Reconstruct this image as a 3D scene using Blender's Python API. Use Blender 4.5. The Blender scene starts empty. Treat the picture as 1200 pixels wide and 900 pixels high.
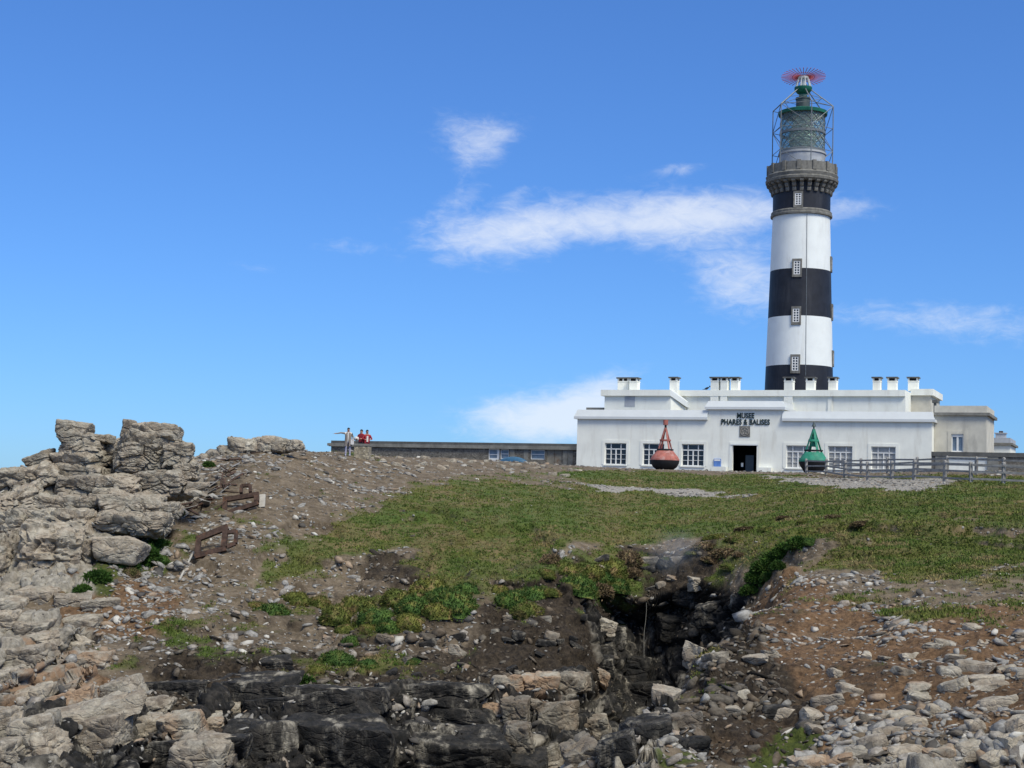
import bpy, bmesh, math, random
import numpy as np
from mathutils import Matrix, Vector, Euler

random.seed(7)
RNG = np.random.default_rng(11)
sc = bpy.context.scene
COL = sc.collection
rad = math.radians

# ------------------------------------------------------------------ camera
F = 1750.0                                   # focal length in pixels of a 1200 wide picture
PITCH, ROLL = rad(4.4), rad(1.7)
cam_d = bpy.data.cameras.new('camera')
cam_d.sensor_width = 36.0
cam_d.lens = 36.0 * F / 1200.0
cam_d.clip_start = 0.1
cam_d.clip_end = 60000
cam = bpy.data.objects.new('camera', cam_d)
COL.objects.link(cam)
RM = Matrix.Rotation(rad(90) + PITCH, 3, 'X') @ Matrix.Rotation(ROLL, 3, 'Z')
cam.rotation_euler = RM.to_euler()
sc.camera = cam
sc.render.resolution_x, sc.render.resolution_y = 1024, 768

# ------------------------------------------------------------------ sun, sky, exposure
SUN_AZ, SUN_EL = rad(144), rad(52)           # azimuth clockwise from +Y (view direction)
SKY_STRENGTH, SUN_STRENGTH, SUN_ANGLE, EXPOSURE = 0.10, 2.7, rad(22), 0.52
sd = bpy.data.lights.new('sun', 'SUN')
sd.energy, sd.angle, sd.color = SUN_STRENGTH, SUN_ANGLE, (1.0, 0.95, 0.81)
sun = bpy.data.objects.new('sun', sd)
COL.objects.link(sun)
sdir = Vector((math.sin(SUN_AZ) * math.cos(SUN_EL), math.cos(SUN_AZ) * math.cos(SUN_EL), math.sin(SUN_EL)))
sun.rotation_euler = sdir.to_track_quat('Z', 'Y').to_euler()
sun.location = sdir * 300
vs = sc.view_settings
vs.view_transform, vs.look, vs.exposure, vs.gamma = 'Standard', 'None', EXPOSURE, 1.0
vs.use_curve_mapping = False

W = bpy.data.worlds.new('World')
sc.world = W
W.use_nodes = True


class NG:
    """tiny helper for node graphs"""
    def __init__(s, tree):
        s.t = tree
        s.n = tree.nodes
        s.n.clear()

    def new(s, typ, **kw):
        nd = s.n.new(typ)
        for k, v in kw.items():
            setattr(nd, k, v)
        return nd

    def link(s, a, b):
        s.t.links.new(a, b)

    def put(s, sock, v):
        if isinstance(v, bpy.types.NodeSocket):
            s.link(v, sock)
        elif v is not None:
            if sock.type == 'RGBA' and len(v) == 3:
                v = (*v, 1)
            sock.default_value = v

    def math(s, op, a, b=None, c=None, clamp=False):
        nd = s.new('ShaderNodeMath', operation=op, use_clamp=clamp)
        s.put(nd.inputs[0], a)
        if b is not None: s.put(nd.inputs[1], b)
        if c is not None: s.put(nd.inputs[2], c)
        return nd.outputs[0]

    def mix(s, fac, a, b, blend='MIX'):
        nd = s.new('ShaderNodeMix', data_type='RGBA', blend_type=blend)
        s.put(nd.inputs[0], fac)
        s.put(nd.inputs[6], a)
        s.put(nd.inputs[7], b)
        return nd.outputs[2]

    def noise(s, vec, scale, detail=4, rough=0.55, dist=0.0):
        nd = s.new('ShaderNodeTexNoise')
        if vec is not None: s.link(vec, nd.inputs['Vector'])
        nd.inputs['Scale'].default_value = scale
        nd.inputs['Detail'].default_value = detail
        nd.inputs['Roughness'].default_value = rough
        nd.inputs['Distortion'].default_value = dist
        return nd.outputs['Fac']

    def voro(s, vec, scale, feature='F1', out='Distance'):
        nd = s.new('ShaderNodeTexVoronoi', feature=feature)
        if vec is not None: s.link(vec, nd.inputs['Vector'])
        nd.inputs['Scale'].default_value = scale
        return nd.outputs[out]

    def step(s, v, lo, hi):
        nd = s.new('ShaderNodeMapRange', interpolation_type='SMOOTHSTEP')
        s.put(nd.inputs[0], v)
        nd.inputs[1].default_value, nd.inputs[2].default_value = lo, hi
        return nd.outputs[0]

    def scale(s, vec, sx, sy, sz, rot=(0, 0, 0)):
        nd = s.new('ShaderNodeMapping')
        s.link(vec, nd.inputs[0])
        nd.inputs['Scale'].default_value = (sx, sy, sz)
        nd.inputs['Rotation'].default_value = rot
        return nd.outputs[0]

    def attr(s, name):
        return s.new('ShaderNodeAttribute', attribute_name=name).outputs['Fac']


def build_world():
    g = NG(W.node_tree)
    out = g.new('ShaderNodeOutputWorld')
    bg = g.new('ShaderNodeBackground')
    g.link(bg.outputs[0], out.inputs[0])
    bg.inputs[1].default_value = SKY_STRENGTH
    sky = g.new('ShaderNodeTexSky', sky_type='NISHITA')
    sky.sun_disc = False
    sky.sun_elevation = SUN_EL
    sky.sun_rotation = SUN_AZ
    sky.altitude = 0
    sky.air_density, sky.dust_density, sky.ozone_density = 1.0, 0.2, 3.0
    gen = g.new('ShaderNodeTexCoord').outputs['Generated']
    sep = g.new('ShaderNodeSeparateXYZ')
    g.link(gen, sep.inputs[0])
    az = g.math('ARCTAN2', sep.outputs[0], sep.outputs[1])
    el = g.math('ARCSINE', sep.outputs[2])
    comb = g.new('ShaderNodeCombineXYZ')
    g.link(az, comb.inputs[0]); g.link(el, comb.inputs[1])
    ae = comb.outputs[0]
    wisp = g.noise(g.scale(ae, 14, 34, 1, (0, 0, rad(8))), 1.0, 8, 0.6, 0.5)
    fine = g.noise(g.scale(ae, 55, 120, 1, (0, 0, rad(14))), 1.0, 9, 0.68, 0.6)
    tex = g.math('ADD', g.math('MULTIPLY', wisp, 0.5), g.math('MULTIPLY', fine, 0.5))

    def blob(px, py, hw, hh, rot, amp):
        d = (RM @ Vector(((px - 600) / F, (450 - py) / F, -1))).normalized()
        a0, e0 = math.atan2(d.x, d.y), math.asin(d.z)
        da = g.math('SUBTRACT', az, a0)
        de = g.math('SUBTRACT', el, e0)
        c, s_ = math.cos(rad(rot)), math.sin(rad(rot))
        u = g.math('ADD', g.math('MULTIPLY', da, c * F / hw), g.math('MULTIPLY', de, s_ * F / hw))
        v = g.math('ADD', g.math('MULTIPLY', da, -s_ * F / hh), g.math('MULTIPLY', de, c * F / hh))
        r2 = g.math('ADD', g.math('MULTIPLY', u, u), g.math('MULTIPLY', v, v))
        return g.math('MULTIPLY', g.math('EXPONENT', g.math('MULTIPLY', r2, -1.0)), amp)

    total = None
    for b in [(690, 262, 190, 32, 4, 0.95), (570, 285, 120, 34, 10, 0.62), (840, 250, 110, 34, 2, 0.85), (548, 165, 70, 34, -25, 0.60),
              (590, 152, 40, 24, 20, 0.55), (870, 330, 70, 42, 0, 1.15), (545, 198, 22, 34, -25, 0.42), (650, 490, 120, 34, 3, 1.6), (710, 455, 60, 24, 30, 0.8),
              (800, 198, 35, 8, 4, 0.6), (400, 288, 40, 12, 0, 0.5), (300, 315, 40, 12, 0, 0.45), (1050, 368, 130, 22, 0, 0.6),
              (545, 230, 35, 14, 30, 0.42), (1180, 385, 90, 24, 0, 0.55), (980, 245, 70, 20, 0, 0.6), (605, 228, 26, 10, 20, 0.5)]:
        v = blob(*b)
        total = v if total is None else g.math('ADD', total, v)
    # broken cloud high overhead and behind, the cover that softens the sun
    high = g.math('MULTIPLY', g.step(el, 0.36, 0.62), g.step(g.noise(gen, 2.6, 6, 0.58, 0.3), 0.36, 0.56))
    band = g.math('MULTIPLY', g.step(g.noise(g.scale(ae, 2.2, 9, 1), 1.0, 3, 0.5), 0.62, 0.85), g.math('EXPONENT', g.math('MULTIPLY', g.math('ABSOLUTE', el), -14.0)))
    total = g.math('ADD', total, g.math('MULTIPLY', band, 0.15))
    dens = g.math('SUBTRACT', g.math('ADD', g.math('MULTIPLY', total, 0.62), g.math('MULTIPLY', tex, 1.5)), 0.94)
    alpha = g.math('MULTIPLY', g.step(dens, 0.0, 0.85), g.math('MINIMUM', g.math('MULTIPLY', total, 2.0), 1.0))
    alpha = g.math('MAXIMUM', g.math('MULTIPLY', alpha, 0.72), g.math('MULTIPLY', high, 0.9))
    gm_ = g.new('ShaderNodeGamma')
    g.link(sky.outputs[0], gm_.inputs[0])
    gm_.inputs[1].default_value = 0.84
    skyc = g.mix(1.0, gm_.outputs[0], (0.415, 0.765, 1.34), 'MULTIPLY')
    col = g.mix(alpha, skyc, (6.3, 6.6, 7.0))
    g.link(col, bg.inputs[0])


build_world()


# ------------------------------------------------------------------ helpers: projection
def ray(px, py):
    d = RM @ Vector(((px - 600) / F, (450 - py) / F, -1))
    return d / d.y


def at(px, py, D):
    """world point seen at photo pixel (px, py) at distance D along the view axis"""
    return ray(px, py) * D


# ------------------------------------------------------------------ helpers: noise in numpy
def _hash(ix, iy, iz, seed):
    h = (ix.astype(np.uint32) * np.uint32(374761393) + iy.astype(np.uint32) * np.uint32(668265263)
         + iz.astype(np.uint32) * np.uint32(2147483647) + np.uint32((seed * 974634777) & 0xffffffff))
    h = (h ^ (h >> np.uint32(13))) * np.uint32(1274126177)
    h = (h ^ (h >> np.uint32(16))) * np.uint32(2246822519)
    return h ^ (h >> np.uint32(15))


def _h01(ix, iy, iz, seed):
    return (_hash(ix, iy, iz, seed) & np.uint32(0xffffff)).astype(np.float32) / 16777216.0


def vnoise(p, seed=0):
    """value noise, p (n,3) -> (n,) in -1..1"""
    i = np.floor(p).astype(np.int64)
    f = (p - i).astype(np.float32)
    f = f * f * (3 - 2 * f)
    r = 0
    for dx in (0, 1):
        wx = f[:, 0] if dx else 1 - f[:, 0]
        for dy in (0, 1):
            wy = f[:, 1] if dy else 1 - f[:, 1]
            for dz in (0, 1):
                wz = f[:, 2] if dz else 1 - f[:, 2]
                r = r + wx * wy * wz * _h01(i[:, 0] + dx, i[:, 1] + dy, i[:, 2] + dz, seed)
    return r * 2 - 1


def fbm(p, octaves=4, seed=0, gain=0.5):
    a, s, t = 1.0, 0, 0
    for o in range(octaves):
        s = s + a * vnoise(p * (2.03 ** o) + 17.3 * o, seed + o)
        t += a
        a *= gain
    return s / t


def worley(p, seed=0, jit=0.85):
    """F1, F2 and an id in 0..1 for (n,3) points"""
    i = np.floor(p).astype(np.int64)
    n = len(p)
    f1 = np.full(n, 9.0, np.float32); f2 = np.full(n, 9.0, np.float32); idd = np.zeros(n, np.float32)
    for dx in (-1, 0, 1):
        for dy in (-1, 0, 1):
            for dz in (-1, 0, 1):
                cx, cy, cz = i[:, 0] + dx, i[:, 1] + dy, i[:, 2] + dz
                h = _hash(cx, cy, cz, seed)
                ax = ((h & np.uint32(1023)).astype(np.float32) / 1023 - 0.5) * jit + 0.5
                ay = (((h >> np.uint32(10)) & np.uint32(1023)).astype(np.float32) / 1023 - 0.5) * jit + 0.5
                az_ = (((h >> np.uint32(20)) & np.uint32(1023)).astype(np.float32) / 1023 - 0.5) * jit + 0.5
                d = np.sqrt((cx + ax - p[:, 0]) ** 2 + (cy + ay - p[:, 1]) ** 2 + (cz + az_ - p[:, 2]) ** 2).astype(np.float32)
                c = d < f1
                f2 = np.where(c, f1, np.minimum(f2, d))
                idd = np.where(c, (h & np.uint32(0xffff)).astype(np.float32) / 65535, idd)
                f1 = np.where(c, d, f1)
    return f1, f2, idd


def sstep(x, a, b):
    t = np.clip((x - a) / (b - a), 0, 1)
    return t * t * (3 - 2 * t)


# ------------------------------------------------------------------ helpers: meshes and objects
class MB:
    def __init__(s):
        s.v, s.f = [], []

    def add(s, vs_, fs):
        o = len(s.v)
        s.v += [tuple(v) for v in vs_]
        s.f += [tuple(i + o for i in f) for f in fs]
        return s

    def box(s, x0, x1, y0, y1, z0, z1):
        vs_ = [(x, y, z) for z in (z0, z1) for y in (y0, y1) for x in (x0, x1)]
        return s.add(vs_, [(0, 2, 3, 1), (4, 5, 7, 6), (0, 1, 5, 4), (2, 6, 7, 3), (0, 4, 6, 2), (1, 3, 7, 5)])

    def tube(s, a, b, r0, r1=None, n=8, cap=True):
        a, b = Vector(a), Vector(b)
        r1 = r0 if r1 is None else r1
        d = (b - a).normalized()
        up = Vector((0, 0, 1)) if abs(d.z) < 0.95 else Vector((1, 0, 0))
        x = d.cross(up).normalized(); y = d.cross(x)
        vs_ = []
        for c, r in ((a, r0), (b, r1)):
            for k in range(n):
                t = 2 * math.pi * k / n
                vs_.append(c + x * (math.cos(t) * r) + y * (math.sin(t) * r))
        fs = [(k, (k + 1) % n, n + (k + 1) % n, n + k) for k in range(n)]
        if cap:
            fs += [tuple(range(n - 1, -1, -1)), tuple(range(n, 2 * n))]
        return s.add(vs_, fs)

    def beam(s, a, b, w, h, up=(0, 0, 1)):
        a, b, up = Vector(a), Vector(b), Vector(up)
        d = (b - a).normalized()
        x = d.cross(up).normalized() * (w / 2); y = d.cross(x).normalized() * (h / 2)
        vs_ = [c + sx * x + sy * y for c in (a, b) for sx, sy in ((-1, -1), (1, -1), (1, 1), (-1, 1))]
        return s.add(vs_, [(0, 1, 2, 3), (7, 6, 5, 4), (0, 4, 5, 1), (1, 5, 6, 2), (2, 6, 7, 3), (3, 7, 4, 0)])

    def lathe(s, prof, n=48, c=(0, 0), close=False):
        """prof list of (r, z)"""
        vs_ = []
        for r, z in prof:
            for k in range(n):
                t = 2 * math.pi * k / n
                vs_.append((c[0] + r * math.cos(t), c[1] + r * math.sin(t), z))
        m = len(prof)
        fs = []
        for j in range(m - 1 + (1 if close else 0)):
            j2 = (j + 1) % m
            for k in range(n):
                k2 = (k + 1) % n
                fs.append((j * n + k, j * n + k2, j2 * n + k2, j2 * n + k))
        return s.add(vs_, fs)

    def prism(s, poly, y0, y1):
        """polygon in x-z extruded along y"""
        n = len(poly)
        vs_ = [(x, y0, z) for x, z in poly] + [(x, y1, z) for x, z in poly]
        fs = [tuple(range(n)), tuple(range(2 * n - 1, n - 1, -1))]
        fs += [(k, k + n, (k + 1) % n + n, (k + 1) % n) for k in range(n)]
        return s.add(vs_, fs)

    def build(s, name, mat, parent=None, smooth=False, auto=None):
        me = bpy.data.meshes.new(name)
        me.from_pydata(s.v, [], s.f)
        me.update()
        bm = bmesh.new(); bm.from_mesh(me)
        bmesh.ops.recalc_face_normals(bm, faces=bm.faces[:])
        bm.to_mesh(me); bm.free()
        return link(name, me, mat, parent, smooth, auto)


def link(name, me, mat, parent=None, smooth=False, auto=None):
    if mat is not None and len(me.materials) == 0:
        me.materials.append(mat)
    if smooth or auto:
        me.polygons.foreach_set('use_smooth', np.ones(len(me.polygons), bool))
        if auto:
            me.set_sharp_from_angle(angle=rad(auto))
    o = bpy.data.objects.new(name, me)
    COL.objects.link(o)
    o.parent = parent
    return o


def tag(o, label=None, cat=None, group=None, kind=None):
    if label: o['label'] = label
    if cat: o['category'] = cat
    if group: o['group'] = group
    if kind: o['kind'] = kind
    return o


def empty(name, loc=(0, 0, 0), rz=0, label=None, cat=None, group=None):
    o = bpy.data.objects.new(name, None)
    o.empty_display_size = 0.3
    COL.objects.link(o)
    o.location = loc
    o.rotation_euler = (0, 0, rz)
    return tag(o, label, cat, group)


def np_mesh(name, verts, faces):
    """verts (n,3), faces (m,k) arrays"""
    me = bpy.data.meshes.new(name)
    n, (m, k) = len(verts), faces.shape
    me.vertices.add(n)
    me.vertices.foreach_set('co', np.asarray(verts, np.float32).ravel())
    me.loops.add(m * k)
    me.loops.foreach_set('vertex_index', faces.astype(np.int32).ravel())
    me.polygons.add(m)
    me.polygons.foreach_set('loop_start', np.arange(0, m * k, k, dtype=np.int32))
    me.update(calc_edges=True)
    return me


def fattr(me, name, arr, domain='POINT'):
    a = me.attributes.new(name, 'FLOAT', domain)
    a.data.foreach_set('value', np.asarray(arr, np.float32))


# ------------------------------------------------------------------ materials
MATS = {}


def new_mat(name):
    m = bpy.data.materials.new(name)
    m.use_nodes = True
    g = NG(m.node_tree)
    out = g.new('ShaderNodeOutputMaterial')
    b = g.new('ShaderNodeBsdfPrincipled')
    g.link(b.outputs[0], out.inputs[0])
    MATS[name] = m
    return m, g, b


def simple(name, col, rough=0.7, var=0.12, vscale=3.0, metal=0.0, bump=0.0, bscale=20.0, spec=0.3, stain=None, stain_amt=0.0, stain_scale=0.8, streak=1.0):
    m, g, b = new_mat(name)
    geo = g.new('ShaderNodeTexCoord').outputs['Object']
    n = g.noise(geo, vscale, 5, 0.6)
    c = g.mix(g.step(n, 0.3, 0.7), tuple(x * (1 - var) for x in col), tuple(min(1, x * (1 + var)) for x in col))
    if stain:
        n2 = g.noise(g.scale(geo, 1, 1, streak), stain_scale, 6, 0.65)
        c = g.mix(g.math('MULTIPLY', g.step(n2, 0.5, 0.72), stain_amt), c, stain)
    g.link(c, b.inputs['Base Color'])
    b.inputs['Roughness'].default_value = rough
    b.inputs['Metallic'].default_value = metal
    b.inputs['Specular IOR Level'].default_value = spec
    if bump > 0:
        bp = g.new('ShaderNodeBump')
        bp.inputs['Strength'].default_value = 1.0
        bp.inputs['Distance'].default_value = bump
        g.link(g.noise(geo, bscale, 5, 0.65), bp.inputs['Height'])
        g.link(bp.outputs[0], b.inputs['Normal'])
    return m


def rock_color(g, vec, dark=None, orange=None):
    """weathered granite: grey-beige with lichen, rust and black patches. returns colour, height"""
    n1 = g.noise(vec, 0.5, 5, 0.6)
    n2 = g.noise(vec, 3.2, 7, 0.68)
    n3 = g.noise(vec, 1.1, 6, 0.62, 0.4)
    n4 = g.noise(vec, 14.0, 5, 0.7)
    c = g.mix(g.step(n2, 0.3, 0.68), (0.155, 0.139, 0.113), (0.385, 0.355, 0.298))
    c = g.mix(g.math('MULTIPLY', g.step(n1, 0.46, 0.66), 0.35), c, (0.25, 0.21, 0.16))
    c = g.mix(g.math('MULTIPLY', g.step(n3, 0.56, 0.70), 0.5), c, (0.085, 0.08, 0.075))
    c = g.mix(g.math('MULTIPLY', g.step(g.noise(vec, 2.1, 5, 0.7, 0.8), 0.60, 0.68), 0.55), c, (0.46, 0.44, 0.40))
    c = g.mix(g.math('MULTIPLY', g.step(n4, 0.5, 0.75), 0.35), c, (0.06, 0.055, 0.05))
    if orange is not None:
        c = g.mix(g.math('MULTIPLY', orange, g.step(n3, 0.36, 0.6)), c, (0.25, 0.165, 0.105))
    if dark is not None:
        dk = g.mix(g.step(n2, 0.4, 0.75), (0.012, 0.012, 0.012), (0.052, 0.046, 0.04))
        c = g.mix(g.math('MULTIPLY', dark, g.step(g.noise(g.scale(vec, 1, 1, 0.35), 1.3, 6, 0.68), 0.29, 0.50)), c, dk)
    nd = g.new('ShaderNodeVectorMath', operation='ADD')
    nz = g.new('ShaderNodeTexNoise'); g.link(vec, nz.inputs['Vector']); nz.inputs['Scale'].default_value = 1.7
    sc_ = g.new('ShaderNodeVectorMath', operation='SCALE'); g.link(nz.outputs['Color'], sc_.inputs[0]); sc_.inputs['Scale'].default_value = 0.5
    g.link(vec, nd.inputs[0]); g.link(sc_.outputs[0], nd.inputs[1])
    wv = g.scale(nd.outputs[0], 1, 1, 2.0, (0.15, 0.2, 0))
    e1 = g.math('MINIMUM', g.voro(wv, 1.3, 'DISTANCE_TO_EDGE'), 0.07)
    e2 = g.math('MINIMUM', g.voro(wv, 3.6, 'DISTANCE_TO_EDGE'), 0.06)
    h = g.math('ADD', g.math('MULTIPLY', n2, 0.8), g.math('MULTIPLY', n4, 0.35))
    h = g.math('ADD', h, g.math('ADD', g.math('MULTIPLY', e1, 4.0), g.math('MULTIPLY', e2, 2.2)))
    return c, h


def make_rock_mat(name, dark=False, orange=0.0):
    m, g, b = new_mat(name)
    geo = g.new('ShaderNodeNewGeometry')
    info = g.new('ShaderNodeObjectInfo')
    rnd = info.outputs['Random']
    pos = geo.outputs['Position']
    c, h = rock_color(g, pos, float(dark) if dark else None, orange if orange else None)
    c = g.mix(1.0, c, g.mix(rnd, (0.88, 0.88, 0.87), (1.22, 1.21, 1.17)), 'MULTIPLY')
    g.link(c, b.inputs['Base Color'])
    b.inputs['Roughness'].default_value = 0.85
    b.inputs['Specular IOR Level'].default_value = 0.25
    bp = g.new('ShaderNodeBump')
    bp.inputs['Distance'].default_value = 0.085
    bp.inputs['Strength'].default_value = 0.9
    g.link(h, bp.inputs['Height'])
    g.link(bp.outputs[0], b.inputs['Normal'])
    return m


def make_stone_mat(name, tan):
    m, g, b = new_mat(name)
    geo = g.new('ShaderNodeNewGeometry')
    pos = geo.outputs['Position']
    rnd = geo.outputs['Random Per Island']
    n = g.noise(pos, 6.0, 5, 0.65)
    c = g.mix(g.step(n, 0.3, 0.7), (0.155, 0.148, 0.136), (0.365, 0.352, 0.325))
    t = g.mix(g.step(rnd, 0.55, 0.75), c, g.mix(n, (0.20, 0.125, 0.07), (0.36, 0.25, 0.15)))
    c = g.mix(tan, c, t)
    c = g.mix(g.step(rnd, 0.18, 0.10), c, (0.075, 0.07, 0.065))
    c = g.mix(g.step(rnd, 0.93, 0.96), c, (0.50, 0.48, 0.43))
    c = g.mix(g.math('MULTIPLY', g.step(g.noise(pos, 1.2, 4, 0.6), 0.5, 0.66), 0.5), c, (0.085, 0.075, 0.062))
    g.link(c, b.inputs['Base Color'])
    b.inputs['Roughness'].default_value = 0.9
    b.inputs['Specular IOR Level'].default_value = 0.2
    bp = g.new('ShaderNodeBump')
    bp.inputs['Distance'].default_value = 0.03
    g.link(g.noise(pos, 16.0, 5, 0.7), bp.inputs['Height'])
    g.link(bp.outputs[0], b.inputs['Normal'])
    return m


def make_leaf_mat(name, c1, c2, c3, scale=1.3):
    m, g, b = new_mat(name)
    geo = g.new('ShaderNodeNewGeometry')
    pos = geo.outputs['Position']
    rnd = geo.outputs['Random Per Island']
    n = g.noise(pos, scale, 4, 0.6)
    c = g.mix(g.step(n, 0.36, 0.64), c1, c2)
    c = g.mix(g.math('MULTIPLY', g.step(g.noise(pos, scale * 1.7, 4, 0.6, 0.3), 0.51, 0.62), 0.8), c, c3)
    c = g.mix(g.math('MULTIPLY', g.step(g.noise(pos, scale * 0.28, 4, 0.55), 0.46, 0.60), 0.55), c, c1)
    c = g.mix(1.0, c, g.mix(rnd, (0.72, 0.72, 0.72), (1.25, 1.25, 1.22)), 'MULTIPLY')
    g.link(c, b.inputs['Base Color'])
    b.inputs['Roughness'].default_value = 0.75
    b.inputs['Specular IOR Level'].default_value = 0.2
    return m


def make_terrain_mat():
    m, g, b = new_mat('headland_surface')
    pos = g.new('ShaderNodeNewGeometry').outputs['Position']
    n05 = g.noise(pos, 0.35, 5, 0.6)
    n2 = g.noise(pos, 1.6, 6, 0.65)
    n6 = g.noise(pos, 6.0, 6, 0.7)
    n20 = g.noise(pos, 22.0, 4, 0.7)
    # dry soil
    soil = g.mix(g.step(n2, 0.32, 0.68), (0.085, 0.064, 0.042), (0.185, 0.146, 0.102))
    soil = g.mix(g.math('MULTIPLY', g.step(n6, 0.5, 0.7), 0.6), soil, (0.25, 0.21, 0.165))
    soil = g.mix(g.math('MULTIPLY', g.step(n6, 0.46, 0.3), 0.6), soil, (0.055, 0.046, 0.036))
    org = g.mix(g.step(n6, 0.3, 0.7), (0.060, 0.033, 0.017), (0.200, 0.118, 0.062))
    soil = g.mix(g.math('MULTIPLY', g.attr('orange'), 0.9), soil, org)
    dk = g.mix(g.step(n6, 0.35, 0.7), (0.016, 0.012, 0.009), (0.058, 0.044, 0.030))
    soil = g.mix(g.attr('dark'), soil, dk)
    pale = g.mix(g.step(n6, 0.3, 0.7), (0.17, 0.155, 0.135), (0.36, 0.335, 0.295))
    soil = g.mix(g.attr('gravel'), soil, pale)
    # rock
    rk, rh = rock_color(g, pos, g.attr('black'), g.attr('rust'))
    col = g.mix(g.attr('rock'), soil, rk)
    # turf
    gr = g.mix(g.step(n2, 0.35, 0.62), (0.048, 0.074, 0.014), (0.105, 0.115, 0.026))
    gr = g.mix(g.math('MULTIPLY', g.step(n05, 0.42, 0.56), 0.85), gr, (0.128, 0.110, 0.045))
    gr = g.mix(g.math('MULTIPLY', g.step(g.noise(pos, 0.8, 5, 0.65, 0.5), 0.52, 0.62), 0.8), gr, (0.17, 0.125, 0.065))
    gr = g.mix(g.math('MULTIPLY', g.step(g.noise(pos, 0.12, 4, 0.55), 0.46, 0.58), 0.6), gr, (0.060, 0.105, 0.020))
    gr = g.mix(g.math('MULTIPLY', g.step(n6, 0.5, 0.68), 0.5), gr, (0.045, 0.05, 0.02))
    gr = g.mix(g.math('MULTIPLY', g.step(n20, 0.55, 0.7), 0.4), gr, (0.11, 0.125, 0.04))
    col = g.mix(g.attr('grass'), col, gr)
    moss = g.mix(g.step(n6, 0.3, 0.7), (0.025, 0.04, 0.008), (0.075, 0.095, 0.018))
    col = g.mix(g.attr('moss'), col, moss)
    g.link(col, b.inputs['Base Color'])
    b.inputs['Roughness'].default_value = 0.92
    b.inputs['Specular IOR Level'].default_value = 0.18
    bp = g.new('ShaderNodeBump')
    bp.inputs['Distance'].default_value = 0.12
    bp.inputs['Strength'].default_value = 0.9
    h = g.math('ADD', g.math('MULTIPLY', n6, 0.65), g.math('MULTIPLY', n20, 0.35))
    g.link(h, bp.inputs['Height'])
    g.link(bp.outputs[0], b.inputs['Normal'])
    return m


M_TERR = make_terrain_mat()
M_ROCK = make_rock_mat('weathered_granite', False, 0.25)
M_ROCKD = make_rock_mat('black_stained_rock', 1.0)
M_ROCKM = make_rock_mat('lichen_stained_rock', 0.45, 0.35)
M_ROCKO = make_rock_mat('rust_stained_rock', False, 0.9)
M_STONE = make_stone_mat('loose_stone', 0.2)
M_STONET = make_stone_mat('loose_tan_stone', 0.7)
M_STONED = make_stone_mat('dark_dirty_stone', 0.3)
for nd_ in M_STONED.node_tree.nodes:
    if nd_.type == 'BSDF_PRINCIPLED':
        l_ = nd_.inputs['Base Color'].links[0].from_socket
        mul = M_STONED.node_tree.nodes.new('ShaderNodeMix'); mul.data_type = 'RGBA'; mul.blend_type = 'MULTIPLY'
        mul.inputs[0].default_value = 1.0
        mul.inputs[7].default_value = (0.42, 0.38, 0.33, 1)
        M_STONED.node_tree.links.new(l_, mul.inputs[6])
        M_STONED.node_tree.links.new(mul.outputs[2], nd_.inputs['Base Color'])
        break
M_WHITE = simple('white_render', (0.82, 0.82, 0.745), 0.8, 0.05, 0.6, bump=0.006, bscale=30, stain=(0.60, 0.575, 0.50), stain_amt=0.5, stain_scale=1.1, streak=0.16)
M_CORN = simple('white_painted_cornice', (0.62, 0.645, 0.645), 0.6, 0.03, 1.0, stain=(0.6, 0.6, 0.6), stain_amt=0.3, stain_scale=1.2)
M_CREAM = simple('cream_weathered_render', (0.56, 0.53, 0.45), 0.85, 0.10, 0.8, bump=0.01, bscale=12, stain=(0.33, 0.31, 0.27), stain_amt=0.6, stain_scale=1.0, streak=0.3)
M_FRAME = simple('white_window_paint', (0.74, 0.74, 0.72), 0.5, 0.04)
M_GLASS = simple('dark_window_glass', (0.018, 0.022, 0.032), 0.12, 0.3, 1.0, spec=0.5)
M_CURTAIN = simple('curtained_window_glass', (0.34, 0.34, 0.33), 0.35, 0.18, 2.5, spec=0.5)
M_BLUEGLASS = simple('blue_window_glass', (0.16, 0.21, 0.27), 0.2, 0.3, 1.0, spec=0.5)
M_DARK = simple('interior_shade_black', (0.012, 0.012, 0.013), 0.8)  # near-black colour stands in for shade inside the hall and chimney tops
M_BLACKP = simple('black_tower_paint', (0.017, 0.019, 0.027), 0.55, 0.2, 0.8, bump=0.006, bscale=8, stain=(0.045, 0.047, 0.055), stain_amt=0.6, stain_scale=0.9, streak=0.15)
M_WHITEP = simple('white_tower_paint', (0.75, 0.78, 0.77), 0.6, 0.03, 0.7, bump=0.006, bscale=8, stain=(0.52, 0.51, 0.48), stain_amt=0.5, stain_scale=0.8, streak=0.12)
M_GRANITE = simple('grey_tower_granite', (0.17, 0.165, 0.15), 0.85, 0.25, 2.0, bump=0.02, bscale=8, stain=(0.08, 0.078, 0.07), stain_amt=0.7, stain_scale=0.9, streak=0.3)
M_CONC = simple('grey_concrete', (0.20, 0.195, 0.175), 0.9, 0.2, 1.6, bump=0.015, bscale=10, stain=(0.10, 0.095, 0.085), stain_amt=0.6, stain_scale=0.8, streak=0.5)
M_CONCD = simple('dark_roof_slab', (0.105, 0.105, 0.10), 0.9, 0.2, 1.6, bump=0.015, bscale=10)
M_GREEN = simple('green_roof_paint', (0.012, 0.13, 0.085), 0.5, 0.15, 1.0, stain=(0.05, 0.10, 0.08), stain_amt=0.5)
M_STEEL = simple('grey_painted_steel', (0.17, 0.19, 0.20), 0.5, 0.15, 4.0, metal=0.2)
M_STEELD = simple('dark_steel', (0.07, 0.09, 0.09), 0.5, 0.15, 4.0, metal=0.2)
M_RED = simple('red_antenna_paint', (0.36, 0.07, 0.10), 0.5, 0.1)
M_BRASS = simple('brass_optic', (0.50, 0.55, 0.50), 0.3, 0.2, 3.0)
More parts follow.
